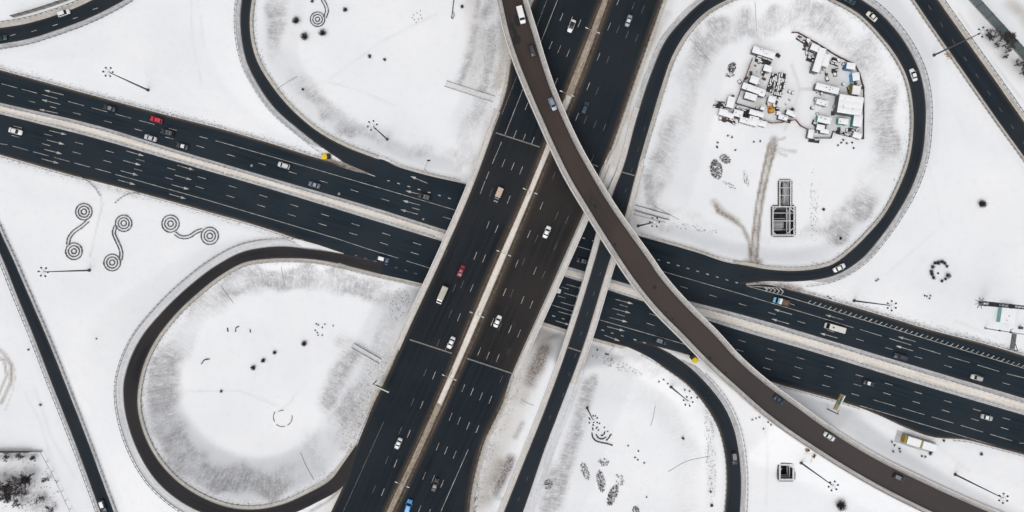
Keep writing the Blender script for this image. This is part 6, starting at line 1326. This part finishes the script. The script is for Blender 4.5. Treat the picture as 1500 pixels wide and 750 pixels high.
rim_tufts('dry grass along the inner rim of the upper left loop', 'loop_northwest', 1, 1.1, 2.8, 400, 6, lambda p: p[1] > -10); rim_tufts('dry stalks along the slope west of the highway bottom', 'highway_west', 0, 1.5, 9, 900, 7, lambda p: 520 < p[1] < 660, GT); rim_tufts('dry stalks along the slope between highway and ramp', 'highway_east', 1, 2.2, 5, 500, 8, lambda p: 545 < p[1] < 745, GT)
rim_tufts('dry stalks along the slope west of the highway top', 'highway_west', 0, 1.2, 14, 900, 9, lambda p: -10 < p[1] < 190, GT)

# bare trees
def bare_tree(label, px, py, h, spread, seed, group=None, lvl=5):
    rr = random.Random(seed); tb = MB(); cb = MB()
    def grow(p, d, l, r, k):
        q = p + d * l; (tb if k >= lvl - 1 else cb).tube(p, q, r, r * .7, n=5 if k > 2 else 3, cap=False)
        if k == 0: return
        for _ in range(rr.choice((3, 4, 5)) if k > 1 else 6):
            nd = (d + Vector((rr.gauss(0, .62) * spread, rr.gauss(0, .62) * spread, rr.gauss(.05, .25)))).normalized(); grow(p.lerp(q, rr.uniform(.55, 1)), nd, l * rr.uniform(.6, .82), max(.035, r * .55), k - 1)
    root = empty('bare_tree', G(px, py) - Vector((0, 0, .1)), 0, label, 'tree', group); grow(Vector((0, 0, 0)), Vector((0, 0, 1)), h * .30, h * .026, lvl)
    tb.build('trunk', BARK, root); cb.build('crown', simple('fine bare twigs', (.055, .045, .047), .9, .3, 3, .1), root); return root
GT_ = 'leafless trees in the corners of the picture'
bare_tree('large leafless tree filling the lower left corner', 42, 702, 13, 1.25, 3, GT_); bare_tree('leafless tree behind it, touching the left edge', 4, 708, 10, 1.2, 5, GT_)
bare_tree('dense leafless tree right behind the large corner tree', 50, 694, 9, 1.35, 23, GT_); bare_tree('leafless tree between corner tree and bottom edge', 22, 722, 10, 1.3, 24, GT_); bare_tree('small leafless tree under the corner of the dark wall', 52, 668, 4, 1.3, 25, GT_, 4); bare_tree('low leafless bush tree under the dark wall, left one', 12, 668, 5, 1.3, 7, GT_, 4); bare_tree('low leafless bush tree under the dark wall, right one', 36, 668, 5.5, 1.4, 8, GT_, 4); bare_tree('small leafless tree by the wire fence, upper', 70, 700, 4, 1.2, 9, GT_, 4); bare_tree('small leafless tree by the wire fence, lower', 62, 729, 4.5, 1.2, 10, GT_, 4)
bare_tree('small leafless tree at the bottom edge near the wire fence', 78, 744, 5, 1.3, 11, GT_, 4); bare_tree('leafless tree at the bottom edge left of centre of the yard', 30, 738, 6, 1.3, 12, GT_, 4)
bare_tree('leafless tree crossing the greenish noise barrier', 1468, 68, 10, 1.2, 13, GT_); bare_tree('leafless tree left of the greenish noise barrier', 1457, 64, 6, 1.3, 14, GT_, 4); bare_tree('leafless tree under the noise barrier at the right edge', 1486, 96, 7, 1.3, 15, GT_, 4); bare_tree('dense leafless tree at the upper end of the noise barrier trees', 1450, 56, 7, 1.4, 31, GT_); bare_tree('leafless tree between the noise barrier trees and the right edge', 1494, 108, 8, 1.4, 32, GT_); bare_tree('thin sapling below the noise barrier trees', 1470, 84, 4, 1.1, 16, GT_, 4)

# stairs and drains on the slopes
def stairs(label, a, b_, wd=2.0, w2=.16):
    A, B = G(*a), G(*b_); d = B - A; d2 = Vector((d.x, d.y, 0)).normalized(); n_ = Vector((-d2.y, d2.x, 0)); root = empty('slope_stairs', A, 0, label, 'stairs')
    k_ = max(6, int(d.length / .8))
    pts = [G(*(np.array(a) + (np.array(b_) - np.array(a)) * i / k_)) - A for i in range(k_ + 1)]
    mb = MB()
    for i in range(k_): p = (pts[i] + pts[i + 1]) / 2; mb.box((p.x, p.y, p.z + .12), (d.length / k_ * .9, wd * .9, .25), math.atan2(d2.y, d2.x))
    mb.build('steps', simple('snowy steps', (.66, .66, .67), .9, .08), root)
    for s_ in (-1, 1):
        m2 = MB()
        for i in range(k_):
            p, q = pts[i] + n_ * s_ * wd / 2, pts[i + 1] + n_ * s_ * wd / 2; m2.tube(p + Vector((0, 0, .9)), q + Vector((0, 0, .9)), w2, n=4)
            if i % 2 == 0: m2.tube(p, p + Vector((0, 0, .9)), .05, n=4)
        m2.build('handrail', DARKM if s_ < 0 else POLE, root)
stairs('snow filled stairway with dark handrails on the slope left of the flyover top', (653, 123), (724, 146), 2.2, .08); stairs('snow filled stairway with dark handrails on the slope above the green topped sign', (518, 506), (558, 529), 1.7, .10); stairs('snow filled stairway with dark handrails right of the flyover, construction infield', (929, 304), (981, 319), 1.8, .12)
stairs('upper snow filled stairway beside the construction infield mast', (929, 312), (975, 324), 1.2, .06)
def drain(label, pts, wd=.10, mat=None):
    mb = MB(); d = crom(pts, 3); q = [G(*p[:2]) + Vector((0, 0, .06)) for p in d]
    for a, b_ in zip(q[:-1], q[1:]): mb.tube(a, b_, wd, n=4)
    o = mb.build('drain_channel', mat or simple('thin drain', (.30, .30, .31), .9, .3)); tag(o, label, 'drain', 'thin drains on the slopes')
for q in [('thin drain on the left slope of the upper left loop', [(405, 131), (420, 121), (435, 112)]), ('thin drain near the top of the lower left loop slope', [(412, 391), (415, 408), (418, 422)]), ('thin drain on the upper left slope of the lower left loop', [(323, 418), (333, 432), (342, 444)]), ('curved crack line in the lower right infield', [(979, 691), (1003, 677), (1040, 668)]),
          ('short thin drain in the upper part of the lower right infield', [(960, 594), (957, 610), (953, 624)]), ('thin drain on the top left slope inside the right loop', [(1010, 56), (1025, 73), (1040, 89)]), ('thin drain down the top slope inside the right loop', [(1106, 3), (1107, 25), (1108, 46)]), ('short dark drain on the strip between highway and ramp', [(763, 585), (772, 590), (782, 594)]),
          ('thin drain on the lower right slope of the lower left infield', [(440, 663), (450, 685), (460, 703)]), ('thin faint drain in the right loop slope at left', [(955, 300), (975, 311), (995, 322)])]: drain(*q)
# tiny service huts, hydrants and hatches in the snow and on the roads
for lb, x, y, r_ in [('pale manhole cover in the westbound road left of the silver hatchback', 368.5, 242.5, .5), ('pale manhole cover in the westbound road right of the steel blue sedan', 496.5, 284, .5), ('pale manhole cover in the westbound road near the highway bridge', 620, 321, .4)]:
    z_ = .03; o = MB().tube((0, 0, -.02), (0, 0, .02), r_, n=14).build('manhole_cover', simple('pale iron', (.22, .23, .24), .6)); o.location = P(x, y, z_); tag(o, lb, 'manhole cover', 'manhole covers')
# rubble and orange hydrants by the flyover
b = G(1182, 659); root = empty('hose_reel', b, .3, 'small ochre box with hose beside the flyover, above the small pit', 'box'); MB().box((0, 0, .4), (1.3, .9, .8)).build('housing', simple('ochre', (.33, .2, .06), .7, .3), root); MB().tube((.2, 0, .9), (.2, .1, 1.0), .3, n=8).build('lid', DARKM, root)
b = G(1192, 668); root = empty('cable_reel', b, 1.1, 'small rusty brown reel in the snow above the small pit mast', 'reel'); MB().tube((-.5, 0, .5), (.5, 0, .5), .3, n=10).build('drum', RUST, root); MB().tube((-.6, 0, .5), (-.5, 0, .5), .55, n=12).tube((.5, 0, .5), (.6, 0, .5), .55, n=12).build('flange', simple('ochre', (.33, .2, .06), .7, .3), root)
b = G(206 / 3.947 + 1200 - 25, 160); b = G(1389, 82); root = empty('excavated_heap', b, 0, 'small sandy heap left of the top right corner road', 'heap')
mb = MB(); rr = random.Random(4)
for k in range(26): a = rr.uniform(0, 6.28); d_ = rr.uniform(0, 1.6); mb.box((math.cos(a) * d_, math.sin(a) * d_ * .7, .15), (rr.uniform(.2, .6), rr.uniform(.2, .5), rr.uniform(.2, .6)), rr.uniform(0, 3))
mb.build('clods', simple('sandy clods', (.36, .27, .18), .9, .3), root)

# loose pallets and small goods lying about the yard
pb = MB(); pb.box((0, 0, .12), (1.2, 1.0, .24)); PBM = pb.mesh('pallet', simple('dark damp timber', (.07, .062, .058), .85, .4, 2)); ps = MB(); ps.box((.08, .05, .29), (.85, .7, .12)); PSM = ps.mesh('snow_cap', SNOWM)
rr = random.Random(12); YARD = [[(1090, 92), (1150, 88), (1160, 165), (1120, 185), (1050, 178), (1060, 150)], [(1165, 55), (1215, 78), (1252, 100), (1262, 130), (1262, 200), (1190, 198), (1185, 120)]]
cnt = 0
while cnt < 110:
    x, y = rr.uniform(1050, 1262), rr.uniform(52, 205); ok = False
    for poly in YARD:
        if inside(poly, np.array([x]), np.array([y]))[0]: ok = True
    if not ok: continue
    cnt += 1; root = empty('pallet', G(x, y), rr.uniform(0, 3), 'small dark pallet dusted with snow, lying loose among the cabins of the yard', 'pallet', 'loose pallets of the construction yard'); k = rr.uniform(.5, 1.5); root.scale = (k, k * rr.uniform(.5, 1.1), rr.uniform(1, 2.5))
    obj('deck', PBM, root)
    if rr.random() < .6: obj('snow_cap', PSM, root)
